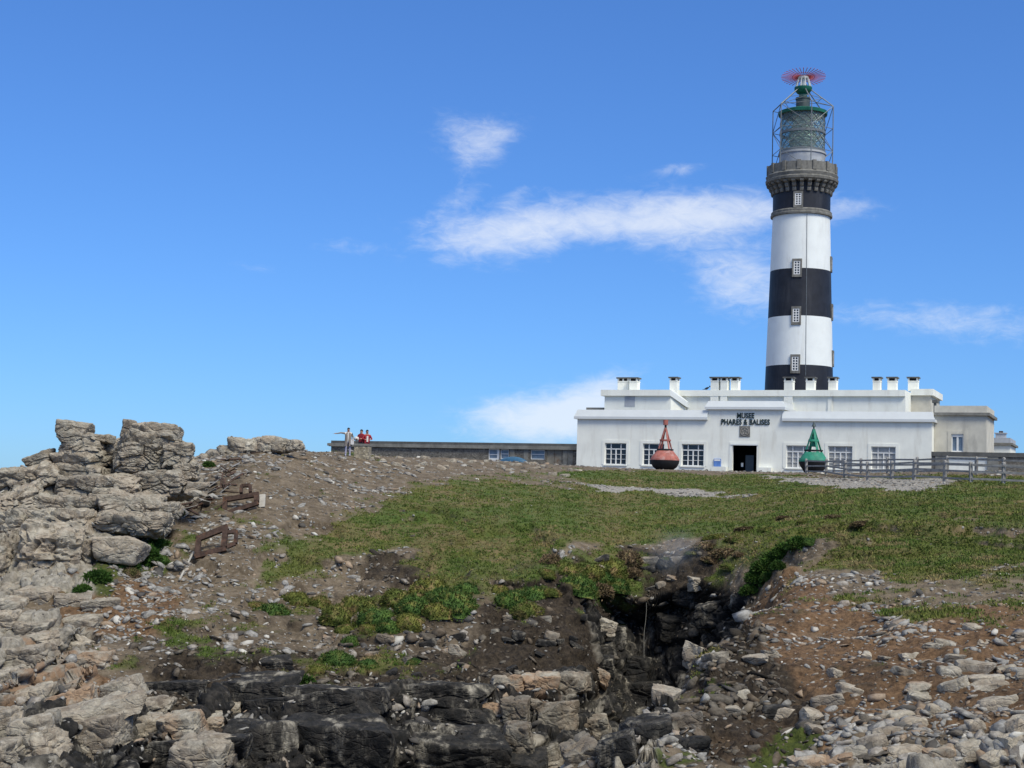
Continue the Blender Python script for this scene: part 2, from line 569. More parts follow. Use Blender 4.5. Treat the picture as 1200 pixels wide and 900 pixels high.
M_BUOYR = simple('faded_red_buoy_paint', (0.34, 0.115, 0.09), 0.75, 0.25, 2.0, stain=(0.40, 0.25, 0.23), stain_amt=0.85, stain_scale=1.6)
M_BUOYG = simple('green_buoy_paint', (0.025, 0.20, 0.13), 0.7, 0.2, 2.0, stain=(0.11, 0.27, 0.20), stain_amt=0.5, stain_scale=1.4)
M_BUOYB = simple('black_buoy_paint', (0.018, 0.018, 0.02), 0.7, 0.2, 2.0)
M_WOOD = simple('weathered_grey_timber', (0.25, 0.24, 0.225), 0.9, 0.25, 3.0, bump=0.01, bscale=20)
M_RUST = simple('rusty_iron', (0.055, 0.034, 0.026), 0.9, 0.4, 5.0, bump=0.02, bscale=14, stain=(0.16, 0.075, 0.04), stain_amt=0.7, stain_scale=3.0)
M_DOOR = simple('blue_grey_inner_door', (0.06, 0.08, 0.10), 0.5, 0.1)
M_BLUE = simple('blue_notice_panel', (0.10, 0.20, 0.48), 0.4, 0.1)
M_BOAT = simple('blue_hull_paint', (0.03, 0.10, 0.18), 0.45, 0.2)
M_LETTER = simple('dark_green_lettering', (0.012, 0.026, 0.024), 0.5, 0.1)
M_SLATE = simple('grey_blue_weatherproofing', (0.38, 0.40, 0.43), 0.7, 0.1, 1.5)
M_RUSTDOOR = simple('rust_streaked_grey_door', (0.24, 0.22, 0.18), 0.8, 0.15, 2.0, stain=(0.17, 0.08, 0.035), stain_amt=0.9, stain_scale=0.9)
M_PALEWOOD = simple('bleached_timber', (0.36, 0.34, 0.30), 0.8, 0.15, 4.0)


def make_lantern_glass():
    m, g, b = new_mat('lantern_glass')
    b.inputs['Base Color'].default_value = (0.62, 0.74, 0.70, 1)
    b.inputs['Roughness'].default_value = 0.05
    b.inputs['IOR'].default_value = 1.2
    b.inputs['Transmission Weight'].default_value = 0.86
    return m


M_LGLASS = make_lantern_glass()

# ------------------------------------------------------------------ terrain: survey points (photo pixel, distance)
SURVEY = {
    -120: [(900, 37), (820, 44), (750, 52), (690, 60), (650, 64), (610, 67), (580, 71), (566, 76), (590, 95), (600, 130)],
    0: [(980, 33), (900, 38), (820, 45), (750, 53), (700, 60), (650, 64), (610, 67), (575, 71), (558, 76), (575, 95), (590, 130)],
    100: [(980, 33), (900, 38), (820, 46), (750, 54), (690, 60), (650, 63.5), (610, 67), (575, 72), (556, 77), (565, 95), (580, 130)],
    200: [(990, 34), (900, 40), (830, 46), (780, 51), (720, 58), (660, 66), (610, 73), (575, 80), (552, 86), (556, 100), (565, 130)],
    300: [(1000, 36), (900, 43), (840, 46), (800, 50), (740, 57), (700, 62), (640, 69), (600, 75), (560, 82), (534, 90), (527, 95), (538, 115), (550, 140)],
    420: [(1040, 38), (930, 44.5), (870, 46), (805, 50), (760, 56), (720, 61), (680, 66), (640, 72), (600, 80), (570, 88), (545, 97), (530, 104), (538, 120), (547, 150)],
    520: [(1060, 39), (950, 45), (880, 47), (808, 51), (760, 56), (720, 60), (680, 64), (640, 71), (600, 80), (570, 92), (552, 105), (536, 118), (541, 130), (548, 150)],
    600: [(1060, 40), (950, 46), (880, 48), (800, 52), (760, 56), (720, 60), (680, 64), (640, 70.5), (600, 81), (573, 93), (556, 107), (541, 121), (546, 135), (551, 155)],
    680: [(905, 32), (874, 33.5), (920, 37), (960, 43), (900, 49), (850, 51), (800, 54), (755, 58), (715, 61), (680, 64), (640, 70), (600, 82), (575, 95), (558, 110), (546, 126), (550, 140), (552, 160)],
    760: [(905, 31), (832, 37), (870, 40.5), (960, 45), (965, 52), (890, 61), (820, 64.5), (760, 66.5), (715, 67.6), (690, 68.8), (660, 71), (637, 75), (600, 86), (577, 98), (560, 112), (550, 127), (551, 140), (553, 155)],
    820: [(905, 30.5), (850, 35), (768, 42), (800, 45), (880, 49), (880, 55), (830, 61), (770, 64), (715, 66), (680, 67.5), (645, 70), (622, 76), (598, 87), (577, 98), (562, 112), (552, 127), (552, 140), (554, 155)],
    870: [(905, 31), (850, 35), (790, 40), (735, 45), (702, 49), (735, 52.5), (790, 56), (760, 59.5), (715, 62), (675, 64.5), (640, 69), (620, 76), (597, 87), (577, 98), (563, 112), (554, 127), (553, 140), (555, 155)],
    920: [(905, 31), (850, 35), (800, 39), (740, 45), (700, 50), (662, 56), (640, 62), (622, 69), (600, 79), (580, 91), (566, 104), (557, 120), (554, 135), (555, 155)],
    1000: [(905, 30), (850, 34), (800, 38), (740, 44.5), (700, 49), (660, 55), (630, 62), (600, 74), (580, 86), (567, 97), (559, 108), (555, 122), (554, 135), (557, 155)],
    1100: [(905, 29), (850, 32.5), (800, 36.5), (740, 42), (700, 47), (660, 53), (630, 60), (600, 71), (582, 82), (567, 92), (556, 104), (553, 118), (555, 135), (559, 155)],
    1200: [(905, 28), (850, 31.5), (800, 35.5), (740, 41), (700, 46), (660, 52), (630, 59), (600, 70), (585, 79), (569, 90), (557, 104), (553, 118), (556, 135), (560, 155)],
    1340: [(905, 28), (850, 31.5), (800, 35.5), (740, 41), (700, 46), (660, 52), (630, 59), (604, 70), (588, 79), (573, 90), (561, 104), (557, 118), (560, 135), (564, 155)],
}
cp = []
for px, rows in SURVEY.items():
    for py, D in rows:
        p = at(px, py, D)
        R = math.hypot(p.x, p.y)
        cp.append((math.atan2(p.x, p.y), math.log(R), p.z / R * F))


def add_polar(px, R, z):
    phi = math.atan((px - 600) / F)
    cp.append((phi, math.log(R), z / R * F))


for px in (-200, -50, 100, 250, 400, 550, 700, 850, 1000, 1150, 1300, 1450):
    for R, z in ((2.0, -1.7), (4.5, -1.72), (8, -2.2)):
        add_polar(px, R, z)
    if px < 620:
        for R, z in ((14, -7.0), (20, -10), (27, -10.5)):
            add_polar(px, R, z)
    else:
        for R, z in ((14, -3.6), (20, -4.6)):
            add_polar(px, R, z)
    zl = 3.6 if px > 500 else 3.3
    if px < 250:
        zl = -1.0
    for R, z in ((185, zl), (240, zl), (340, zl - 0.5), (500, zl - 3), (800, -14), (1500, -18)):
        add_polar(px, R, z)
cp = np.array(cp)
CX = np.stack([cp[:, 0] * F / 85.0, cp[:, 1] / 0.085], 1)
dist = np.sqrt(((CX[:, None] - CX[None]) ** 2).sum(2))
n_cp = len(cp)
Pm = np.concatenate([np.ones((n_cp, 1)), CX], 1)
A = np.block([[dist + np.eye(n_cp) * -0.02, Pm], [Pm.T, np.zeros((3, 3))]])
wts = np.linalg.solve(A, np.concatenate([cp[:, 2], np.zeros(3)]))

PH0, PH1 = math.atan(-760 / F), math.atan(760 / F)
NT_P, NT_R = 520, 760
LR0, LR1 = math.log(2.0), math.log(1500.0)
tp = np.linspace(PH0, PH1, NT_P)
# table rows are denser where the land is in view
_k = np.concatenate([np.linspace(LR0, math.log(25), 60, endpoint=False), np.linspace(math.log(25), math.log(160), 640, endpoint=False), np.linspace(math.log(160), LR1, 60)])
tr = _k
TX, TR_ = np.meshgrid(tp, tr, indexing='ij')
q = np.stack([TX.ravel() * F / 85.0, TR_.ravel() / 0.085], 1).astype(np.float32)
CXf, wf = CX.astype(np.float32), wts.astype(np.float32)
val = np.empty(len(q), np.float32)
for a in range(0, len(q), 40000):
    qq = q[a:a + 40000]
    dd = np.sqrt((qq[:, None, 0] - CXf[None, :, 0]) ** 2 + (qq[:, None, 1] - CXf[None, :, 1]) ** 2)
    val[a:a + 40000] = dd @ wf[:n_cp] + wf[n_cp] + qq @ wf[n_cp + 1:]
ZT = (val.reshape(TX.shape) / F * np.exp(TR_)).astype(np.float64)
WX, WY = np.sin(TX) * np.exp(TR_), np.cos(TX) * np.exp(TR_)


def tab(T, phi, lr):
    """bilinear look-up in a (phi, ln R) table"""
    i = np.clip((phi - PH0) / (PH1 - PH0) * (NT_P - 1), 0, NT_P - 1.001)
    j = np.clip(np.interp(lr, tr, np.arange(NT_R)), 0, NT_R - 1.001)
    i0, j0 = i.astype(int), j.astype(int)
    a, b = i - i0, j - j0
    return (T[i0, j0] * (1 - a) * (1 - b) + T[i0 + 1, j0] * a * (1 - b) + T[i0, j0 + 1] * (1 - a) * b + T[i0 + 1, j0 + 1] * a * b)


_ts = np.exp(np.linspace(math.log(22), math.log(170), 900))


def survey_hit(px, py):
    """plan position (phi, ln R) where the line of sight meets the surveyed land"""
    d = ray(px, py)
    k = math.hypot(d.x, d.y)
    z = d.z / k * _ts
    h = tab(ZT, np.full(len(_ts), math.atan2(d.x, d.y)), np.log(_ts))
    below = np.nonzero(z < h)[0]
    i = below[0] if len(below) else len(_ts) - 200
    return math.atan2(d.x, d.y), math.log(_ts[i])


def in_poly(x, y, poly):
    c = np.zeros(x.shape, bool)
    n = len(poly)
    for k in range(n):
        x0, y0 = poly[k]; x1, y1 = poly[(k + 1) % n]
        if y0 == y1: continue
        t = ((y0 > y) != (y1 > y)) & (x < (x1 - x0) * (y - y0) / (y1 - y0) + x0)
        c ^= t
    return c


def blur(T, n=2):
    for _ in range(n):
        T = (T + np.roll(T, 1, 0) + np.roll(T, -1, 0)) / 3
        T = (T + np.roll(T, 1, 1) + np.roll(T, -1, 1)) / 3
    return T


wp = np.stack([WX.ravel(), WY.ravel(), np.zeros(WX.size)], 1)
warp_a = (fbm(wp * 0.45, 4, 5) * 0.018).reshape(TX.shape)
warp_r = (fbm(wp * 0.45, 4, 9) * 0.05).reshape(TX.shape)


def zone(*polys, n=6):
    T = np.zeros(TX.shape)
    for poly in polys:
        pl = [survey_hit(px, py) for px, py in poly]
        T = np.maximum(T, in_poly(TX + warp_a, TR_ + warp_r, pl).astype(float))
    return blur(T, n)


Z_ROCK = zone([(-100, 560), (60, 560), (130, 556), (235, 556), (245, 585), (215, 600), (200, 625), (110, 640), (100, 690), (-100, 700)],
              [(-100, 700), (40, 715), (130, 725), (130, 745), (100, 760), (110, 790), (160, 800), (240, 805), (340, 805), (400, 800), (560, 795), (640, 790), (700, 790), (720, 830), (690, 860), (640, 880), (560, 965), (-100, 965)],
              [(700, 850), (760, 838), (800, 850), (760, 965), (580, 965)],
              [(1000, 880), (1100, 870), (1200, 860), (1300, 965), (960, 965)],
              [(690, 725), (760, 692), (868, 695), (850, 760), (800, 800), (760, 835), (700, 812)])
Z_GRASS = zone([(230, 700), (300, 668), (390, 622), (470, 585), (540, 568), (610, 572), (660, 578), (690, 566), (640, 556), (700, 551), (900, 556), (1000, 561), (1330, 566), (1330, 632), (1190, 648), (1110, 664), (1060, 674), (1010, 658), (970, 652), (935, 640), (880, 660), (860, 690), (845, 665), (850, 640), (800, 632), (760, 640), (650, 652), (600, 662), (530, 668), (480, 655), (430, 652), (330, 676)],
              [(410, 530), (440, 530), (445, 545), (405, 540)], [(880, 660), (940, 632), (930, 660), (880, 695)])
Z_PATH = zone([(890, 557), (1000, 560), (1120, 571), (1112, 581), (1050, 582), (980, 576), (920, 566)],
              [(640, 563), (700, 569), (760, 575), (850, 583), (880, 588), (840, 589), (750, 581), (690, 575)], n=1)
Z_ORANGE = zone([(885, 700), (990, 690), (1060, 700), (1200, 700), (1300, 760), (1300, 860), (1100, 860), (1000, 850), (960, 880), (850, 890), (820, 840), (830, 770)],
                [(60, 690), (140, 672), (210, 690), (170, 720), (110, 735), (60, 715)], [(60, 770), (140, 770), (140, 800), (80, 810)], [(560, 600), (680, 596), (660, 610), (580, 612)])
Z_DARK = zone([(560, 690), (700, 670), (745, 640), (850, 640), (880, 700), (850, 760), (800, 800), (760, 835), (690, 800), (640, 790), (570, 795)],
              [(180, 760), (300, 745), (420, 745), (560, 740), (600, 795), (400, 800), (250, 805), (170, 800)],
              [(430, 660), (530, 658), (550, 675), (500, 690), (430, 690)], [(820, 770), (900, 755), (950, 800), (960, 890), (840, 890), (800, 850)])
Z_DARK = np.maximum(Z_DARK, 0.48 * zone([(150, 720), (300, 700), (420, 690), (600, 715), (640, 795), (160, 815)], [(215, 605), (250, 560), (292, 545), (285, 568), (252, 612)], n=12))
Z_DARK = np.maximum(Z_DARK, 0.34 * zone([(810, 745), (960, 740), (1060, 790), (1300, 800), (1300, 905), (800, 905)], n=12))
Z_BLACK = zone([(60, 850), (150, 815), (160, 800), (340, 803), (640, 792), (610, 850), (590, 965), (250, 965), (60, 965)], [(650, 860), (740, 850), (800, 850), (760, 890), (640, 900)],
               [(690, 705), (760, 690), (870, 690), (850, 760), (800, 800), (760, 835), (700, 812)])  # last area blackens the gully walls, deepening the hollow's shade in the colour
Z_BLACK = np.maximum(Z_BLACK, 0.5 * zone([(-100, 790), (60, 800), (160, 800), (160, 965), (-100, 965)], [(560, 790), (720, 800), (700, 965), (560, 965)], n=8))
Z_MOSS = zone([(775, 890), (830, 868), (820, 885), (780, 905)], [(880, 870), (905, 840), (960, 850), (940, 895), (880, 900)], [(820, 800), (850, 800), (840, 840), (815, 830)],
              [(90, 660), (200, 620), (205, 650), (170, 675), (100, 690)])
Z_RUST = zone([(160, 840), (270, 830), (280, 862), (170, 870)], [(565, 790), (660, 790), (660, 825), (565, 825)], [(20, 760), (140, 770), (130, 810), (20, 800)])

# ledges: terrace the rock, small scarps at the turf edge
tn = fbm(np.stack([WX.ravel() * 0.16, WY.ravel() * 0.16, np.zeros(WX.size)], 1), 3, 21).reshape(TX.shape)
dip = np.clip((-WX - 2) / 14, 0, 1) * 0.32
zz = ZT - dip * WX + tn * 1.1
hstep = 1.25
fr = zz / hstep - np.floor(zz / hstep)
ter = (np.floor(zz / hstep) + sstep(fr, 0.66, 0.94)) * hstep - zz
near_rock = Z_ROCK * (np.exp(TR_) < 58) * 1.0
ZT = ZT + ter * blur(near_rock, 3) * 1.0
tn2 = fbm(np.stack([WX.ravel() * 0.22, WY.ravel() * 0.30, np.zeros(WX.size)], 1), 4, 33).reshape(TX.shape)
scarp = sstep(tn2 + (TR_ - math.log(66)) * 2.6, 0.0, 0.10) * 0.42 + sstep(tn2 * 1.2 + (TR_ - math.log(57)) * 3, 0.0, 0.10) * 0.3
vis = (np.exp(TR_) > 48) & (np.exp(TR_) < 100)
ZT = ZT + (scarp - 0.5) * blur(vis.astype(float) * (1 - Z_ROCK), 6)

# ------------------------------------------------------------------ terrain mesh: polar grid, rows follow the slope
fine = np.arctan((np.linspace(-130, 1330, 760) - 600) / F)
left = np.linspace(-math.pi, fine[0], 60)[:-1]
right = np.linspace(fine[-1], math.pi, 60)[1:]
phis = np.concatenate([left, fine, right])
NC, NR = len(phis), 750
lr_d = np.concatenate([np.linspace(LR0, math.log(26), 120, endpoint=False), np.linspace(math.log(26), math.log(160), 1600, endpoint=False), np.linspace(math.log(160), LR1, 80)])
PHg, LRg = np.meshgrid(phis, lr_d, indexing='ij')
zd = tab(ZT, PHg.ravel(), LRg.ravel()).reshape(PHg.shape)
sl = zd / np.exp(LRg) * F
wl = np.where((lr_d > math.log(26)) & (lr_d < math.log(150)), 330.0, 30.0)
ds = np.sqrt(np.diff(sl, axis=1) ** 2 * np.where((lr_d[1:] > math.log(26)) & (lr_d[1:] < math.log(160)), 1.0, 0.02) + (np.diff(lr_d)[None] * wl[1:]) ** 2)
cum = np.concatenate([np.zeros((NC, 1)), np.cumsum(ds, 1)], 1)
# smooth the row spacing sideways so that quads stay regular
cn = cum / cum[:, -1:]
for _ in range(6):
    cn[1:-1] = (cn[:-2] + cn[1:-1] * 2 + cn[2:]) / 4
rows = np.linspace(0, 1, NR)
LRm = np.stack([np.interp(rows, cn[i], lr_d) for i in range(NC)])
PHm = np.repeat(phis[:, None], NR, 1)
Zm = tab(ZT, PHm.ravel(), LRm.ravel()).reshape(NC, NR)
Rm = np.exp(LRm)
P = np.stack([np.sin(PHm) * Rm, np.cos(PHm) * Rm, Zm], 2)


def grid_normals(P):
    du = np.gradient(P, axis=0); dv = np.gradient(P, axis=1)
    n = np.cross(du, dv)
    n /= np.linalg.norm(n, axis=2, keepdims=True) + 1e-9
    n[n[..., 2] < 0] *= -1
    return n


Z_SPARSE = zone([(215, 715), (290, 652), (380, 598), (470, 568), (570, 556), (690, 548), (690, 600), (560, 700), (400, 725), (300, 735), (230, 730)], [(930, 650), (1320, 640), (1320, 730), (1060, 735), (980, 700)], [(380, 760), (560, 750), (560, 800), (300, 805)], [(560, 660), (760, 640), (760, 700), (560, 720)], n=10)
fl = lambda T: tab(T, PHm.ravel(), LRm.ravel())
a_rock, a_grass, a_path = fl(Z_ROCK), np.maximum(fl(Z_GRASS), 0.36 * fl(Z_SPARSE)), fl(Z_PATH)
a_org, a_dark, a_black, a_moss, a_rust = fl(Z_ORANGE), fl(Z_DARK), fl(Z_BLACK), fl(Z_MOSS), fl(Z_RUST)
N0 = grid_normals(P).reshape(-1, 3)
Pf = P.reshape(-1, 3)
Rf = Rm.ravel()
seen = (Rf > 24) & (Rf < 170) & (np.abs(PHm.ravel()) < 0.42)
idx = np.nonzero(seen)[0]
disp = np.zeros(len(Pf))
pv = Pf[idx]
slope = 1 - N0[idx, 2]
nz1 = fbm(pv * 0.9, 4, 41)
nz2 = fbm(pv * 3.1, 4, 43)
nz0 = fbm(pv * 0.4, 4, 47)
edge = np.clip(1.4 - np.abs(Rf[idx] - 60) / 25, 0.55, 1.4)
gm = sstep(a_grass[idx] + nz0 * 0.75 * edge + nz1 * 0.6 + nz2 * 0.25 - sstep(slope, 0.25, 0.6) * 0.5, 0.26, 0.72)
rk = sstep(a_rock[idx] + nz1 * 0.25, 0.35, 0.65)
gm = gm * (1 - rk)
pm = sstep(a_path[idx] + nz2 * 0.5, 0.35, 0.65)
d = (1 - rk) * (1 - gm) * (nz1 * 0.20 + nz2 * 0.13 + sstep(a_org[idx], .3, .8) * nz0 * 0.45 + sstep(a_dark[idx], .4, .9) * (nz1 * 0.25 + nz2 * 0.12)) + gm * (nz1 * 0.12 + np.abs(nz2) * 0.09)
d = d * (1 - 0.8 * pm) * np.clip(1.6 - Rf[idx] / 110, 0.25, 1)
ri = np.nonzero(rk > 0.02)[0]
pr = pv[ri] + fbm(pv[ri] * 0.7, 2, 50)[:, None] * 0.35
tilt = np.array([[1, 0, 0.0], [0, 1, 0], [0.22, 0.1, 1]])
pr = pr @ tilt
f1, f2, cid = worley(pr * np.array([0.55, 0.55, 0.95]), 61)
g1, g2, cid2 = worley(pr * np.array([1.5, 1.5, 2.6]), 67)
rd = (sstep(f2 - f1, 0.0, 0.16) - 1) * 0.42 + (cid - 0.4) * 0.5 + (sstep(g2 - g1, 0, 0.16) - 1) * 0.14 + (cid2 - 0.5) * 0.2 + nz2[ri] * 0.10
d[ri] = d[ri] + rk[ri] * rd
disp[idx] = d
Pf = Pf + N0 * disp[:, None]

# the sea cave under the turf edge: the wall leans back beneath its rim
pxg = 600 + F * np.tan(np.clip(PHm.ravel(), -1.2, 1.2))
cave = sstep(pxg, 672, 740) * sstep(pxg, 905, 845) * sstep(Rf, 50, 57) * sstep(Rf, 78, 74)
zc = Pf[:, 2] + 0.5 * np.sin(pxg / 23.0)
cave = cave * sstep(zc, -3.9, -5.2) * sstep(zc, -9.6, -7.6)
Pf[:, 1] += cave * 2.6

ATTR = {k: np.zeros(len(Pf), np.float32) for k in ('grass', 'rock', 'orange', 'dark', 'gravel', 'black', 'moss', 'rust')}
ATTR['grass'][:] = a_grass
ATTR['grass'][idx] = gm * (1 - pm)
ATTR['rock'][idx] = rk
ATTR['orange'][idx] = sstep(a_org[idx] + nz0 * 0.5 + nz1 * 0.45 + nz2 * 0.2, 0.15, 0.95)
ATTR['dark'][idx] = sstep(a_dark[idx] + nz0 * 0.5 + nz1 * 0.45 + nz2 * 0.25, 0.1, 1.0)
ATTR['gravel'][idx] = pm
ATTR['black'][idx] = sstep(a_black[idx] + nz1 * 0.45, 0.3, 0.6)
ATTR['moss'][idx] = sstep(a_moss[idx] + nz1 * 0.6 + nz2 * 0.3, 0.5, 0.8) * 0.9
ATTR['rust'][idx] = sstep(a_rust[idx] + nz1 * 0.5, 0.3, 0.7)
ii, jj = np.meshgrid(np.arange(NC - 1), np.arange(NR - 1), indexing='ij')
b0 = (ii * NR + jj).ravel()
faces = np.stack([b0, b0 + NR, b0 + NR + 1, b0 + 1], 1)
me = np_mesh('headland', Pf, faces)
me.materials.append(M_TERR)
for k, v in ATTR.items():
    fattr(me, k, v)
terrain = link('headland', me, None, None, True)
tag(terrain, 'rocky grass-topped headland with scree slopes and cliffs', 'headland', kind='structure')
TN = grid_normals(Pf.reshape(NC, NR, 3)).reshape(-1, 3)
bpy.context.view_layer.update()


def hit(px, py, up=0.0):
    """surface point of the finished land under photo pixel"""
    d = ray(px, py).normalized()
    ok, loc, nor, _ = terrain.ray_cast((0, 0, 0), d, distance=600)
    if not ok:
        return None, None
    return loc + Vector((0, 0, up)), nor


def ground_z(x, y, default=3.5):
    ok, loc, nor, _ = terrain.ray_cast((x, y, 60), (0, 0, -1), distance=200)
    return loc.z if ok else default


# the sea beyond
m, g, b = new_mat('sea_water')
b.inputs['Base Color'].default_value = (0.02, 0.06, 0.09, 1)
b.inputs['Roughness'].default_value = 0.18
bp = g.new('ShaderNodeBump'); bp.inputs['Distance'].default_value = 0.4
g.link(g.noise(g.new('ShaderNodeNewGeometry').outputs['Position'], 0.25, 6, 0.6), bp.inputs['Height'])
g.link(bp.outputs[0], b.inputs['Normal'])
s_ = MB()
nn = 48
s_.v = [(0, 0, -13.0)] + [(40000 * math.cos(2 * math.pi * k / nn), 40000 * math.sin(2 * math.pi * k / nn), -13.0) for k in range(nn)]
s_.f = [(0, 1 + k, 1 + (k + 1) % nn) for k in range(nn)]
tag(s_.build('sea', m), 'open sea around the headland', 'sea', kind='structure')

# ------------------------------------------------------------------ rocks
_ico = {}


def ico(level):
    if level not in _ico:
        bm = bmesh.new()
        bmesh.ops.create_icosphere(bm, subdivisions=level, radius=1)
        v = np.array([x.co[:] for x in bm.verts]); f = np.array([[w.index for w in x.verts] for x in bm.faces])
        bm.free()
        _ico[level] = (v / np.linalg.norm(v, axis=1, keepdims=True), f)
    return _ico[level]


def rock_shape(seed, level=3, boxy=True, extra=7, soft=14.0, jitter=0.18, cut=(1.0, 1.28)):
    """unit rock (about -1..1) cut by planes; returns verts, faces"""
    r = np.random.default_rng(seed)
    v, f = ico(level)
    nrm, dd = [], []
    if boxy:
        for ax in range(3):
            for s in (-1, 1):
                n = np.zeros(3); n[ax] = s
                n += r.normal(0, jitter, 3)
                nrm.append(n / np.linalg.norm(n)); dd.append(1.0 * r.uniform(0.9, 1.0))
    for _ in range(extra if boxy else extra + 8):
        n = r.normal(0, 1, 3); n /= np.linalg.norm(n)
        nrm.append(n); dd.append(r.uniform(*cut) if boxy else r.uniform(0.72, 1.0))
    nrm, dd = np.array(nrm), np.array(dd)
    k = np.maximum(v @ nrm.T, 1e-3) / dd[None]
    rr = 1.0 / (np.power(np.power(k, soft).sum(1), 1.0 / soft))
    vv = v * rr[:, None]
    lo, hi = vv.min(0), vv.max(0)
    vv = (vv - (lo + hi) / 2) / ((hi - lo) / 2)
    return vv, f


def rock_mesh(name, seed, size, level=4, boxy=True, soft=14.0, extra=7, rough=0.06, crack=0.0, cell=(1.0, 1.0, 0.5), mat=M_ROCK, jitter=0.15, smooth_angle=None):
    v, f = rock_shape(seed, level, boxy, extra, soft, jitter)
    v = v * (np.array(size) / 2)
    nrm = v / (np.array(size) / 2) ** 2
    nrm /= np.linalg.norm(nrm, axis=1, keepdims=True)
    off = np.array([seed * 3.17 % 50, seed * 1.31 % 50, seed * 2.3 % 50])
    p = v + off
    d = fbm(p * 1.3, 3, seed % 97) * rough * 2 + fbm(p * 5, 4, seed % 89) * rough * 1.1
    if crack > 0:
        pw = p + fbm(p * 0.8, 2, 3)[:, None] * 0.3
        f1, f2, cid = worley(pw / np.array(cell), seed % 83)
        g1, g2, c2 = worley(pw / np.array(cell) * 2.4, seed % 79)
        d = d + (sstep(f2 - f1, 0, 0.13) - 1) * crack * 1.25 + (cid - 0.5) * crack * 1.2 + (sstep(g2 - g1, 0, 0.14) - 1) * crack * 0.5 + (c2 - .5) * crack * 0.5
    v = v + nrm * d[:, None]
    me = np_mesh(name, v, f)
    me.materials.append(mat)
    me.polygons.foreach_set('use_smooth', np.ones(len(me.polygons), bool))
    me.set_sharp_from_angle(angle=rad(smooth_angle or 38))
    return me


def put(name, me, loc, rot=(0, 0, 0), scale=(1, 1, 1), parent=None):
    o = bpy.data.objects.new(name, me)
    COL.objects.link(o)
    o.location, o.rotation_euler, o.scale = loc, rot, scale
    o.parent = parent
    return o


# the crag on the left: jointed granite blocks, each one a boulder
crag = empty('rock_outcrop', at(110, 690, 66), 0, 'tall weathered granite crag of jointed blocks standing at the left skyline', 'rock')
CRAG_INV = Matrix.Translation(crag.location).inverted()
crag_blocks = [  # px0, px1, py0, py1, distance, thickness, crack, rotation about y (deg)
    (66, 108, 494, 513, 74, 2.0, .06, 5), (69, 130, 508, 521, 74, 2.4, .08, 0), (66, 131, 517, 538, 74, 2.6, .12, 0),
    (66, 133, 533, 551, 74, 2.8, .12, 0), (63, 136, 546, 561, 74, 3.0, .12, 0),
    (136, 221, 510, 560, 73.5, 3.0, .16, 2), (142, 160, 492, 513, 73.5, 1.2, .03, 10), (155, 174, 496, 513, 73.3, 1.2, .03, -5), (168, 211, 497, 516, 73.3, 2.0, .05, 4),
    (194, 227, 520, 545, 72.6, 1.6, .12, 0), (203, 233, 540, 563, 72.3, 1.8, .12, 0), (150, 230, 553, 588, 72, 2.4, .14, -3),
    (220, 245, 565, 574, 71.5, 1.2, .02, -4), (219, 243, 573, 582, 71.2, 1.2, .02, 3),
    (126, 140, 514, 560, 75.5, 2.0, .1, 0), (30, 66, 531, 548, 74, 2.0, .06, -18), (22, 68, 543, 572, 72.5, 2.2, .12, -14), (-4, 36, 549, 572, 72, 2.4, .12, -8), (-60, 8, 552, 580, 72.5, 2.4, .12, -4),
    (58, 132, 556, 584, 71, 2.6, .14, 0), (112, 165, 555, 584, 70.8, 2.4, .12, 0), (128, 192, 574, 612, 69.5, 2.6, .14, 2),
    (48, 132, 579, 614, 69, 2.6, .14, -3), (-6, 54, 568, 612, 69, 3.0, .16, -8), (-50, 5, 575, 640, 68, 3.0, .16, -4),
    (-8, 62, 600, 652, 67, 2.8, .16, -8), (42, 118, 597, 628, 66.5, 2.6, .14, -3), (114, 202, 584, 612, 68, 2.2, .12, 4), (116, 197, 602, 628, 66.5, 2.2, .14, 2), (185, 212, 588, 606, 69, 1.6, .08, 6),
    (24, 98, 611, 692, 63.8, 2.8, .16, -3), (91, 113, 633, 672, 63.9, 1.6, .08, 4), (-10, 30, 622, 690, 64.2, 2.4, .14, -6), (-40, 12, 640, 700, 63, 2.2, .14, 0),
    (113, 172, 629, 661, 64.0, 2.0, .03, 3),
]
for k, (x0, x1, y0, y1, D, th, ck, ry) in enumerate(crag_blocks):
    c = at((x0 + x1) / 2, (y0 + y1) / 2, D)
    w, h = (x1 - x0) / F * D, (y1 - y0) / F * D
    big = max(w, h)
    me = rock_mesh('boulder', 300 + k, (w * 1.04, th, h * 1.08), 6 if big > 3.0 else 5, True, 20.0, 7, 0.035, ck, (1.1, 1.1, 0.4), M_ROCK, 0.13)
    put('boulder', me, CRAG_INV @ c, (rad(random.uniform(-5, 5)), rad(ry + random.uniform(-2, 2)), rad(random.uniform(-14, 14))), parent=crag)

# outcrop of low rocks on the skyline between the crag and the people
ridge = empty('rock_ridge', at(310, 530, 92), 0, 'low broken ridge of grey boulders on the skyline right of the crag', 'rock')
RINV = Matrix.Translation(ridge.location).inverted()
for k, (x0, x1, y0, y1) in enumerate([(238, 262, 526, 545), (255, 275, 523, 542), (268, 290, 512, 533), (284, 306, 514, 532), (300, 322, 511, 530), (318, 340, 513, 530), (335, 354, 515, 529), (228, 246, 534, 552), (262, 284, 530, 548)]):
    D = 90.5
    c = at((x0 + x1) / 2, (y0 + y1) / 2, D)
    me = rock_mesh('boulder', 400 + k, ((x1 - x0) / F * D * 1.15, 1.4, (y1 - y0) / F * D * 1.1), 4, True, 8.0, 8, 0.06, 0.06, (0.6, 0.6, 0.4), M_ROCK, 0.2)
    put('boulder', me, RINV @ c, (rad(random.uniform(-8, 8)), rad(random.uniform(-10, 10)), rad(random.uniform(-20, 20))), parent=ridge)

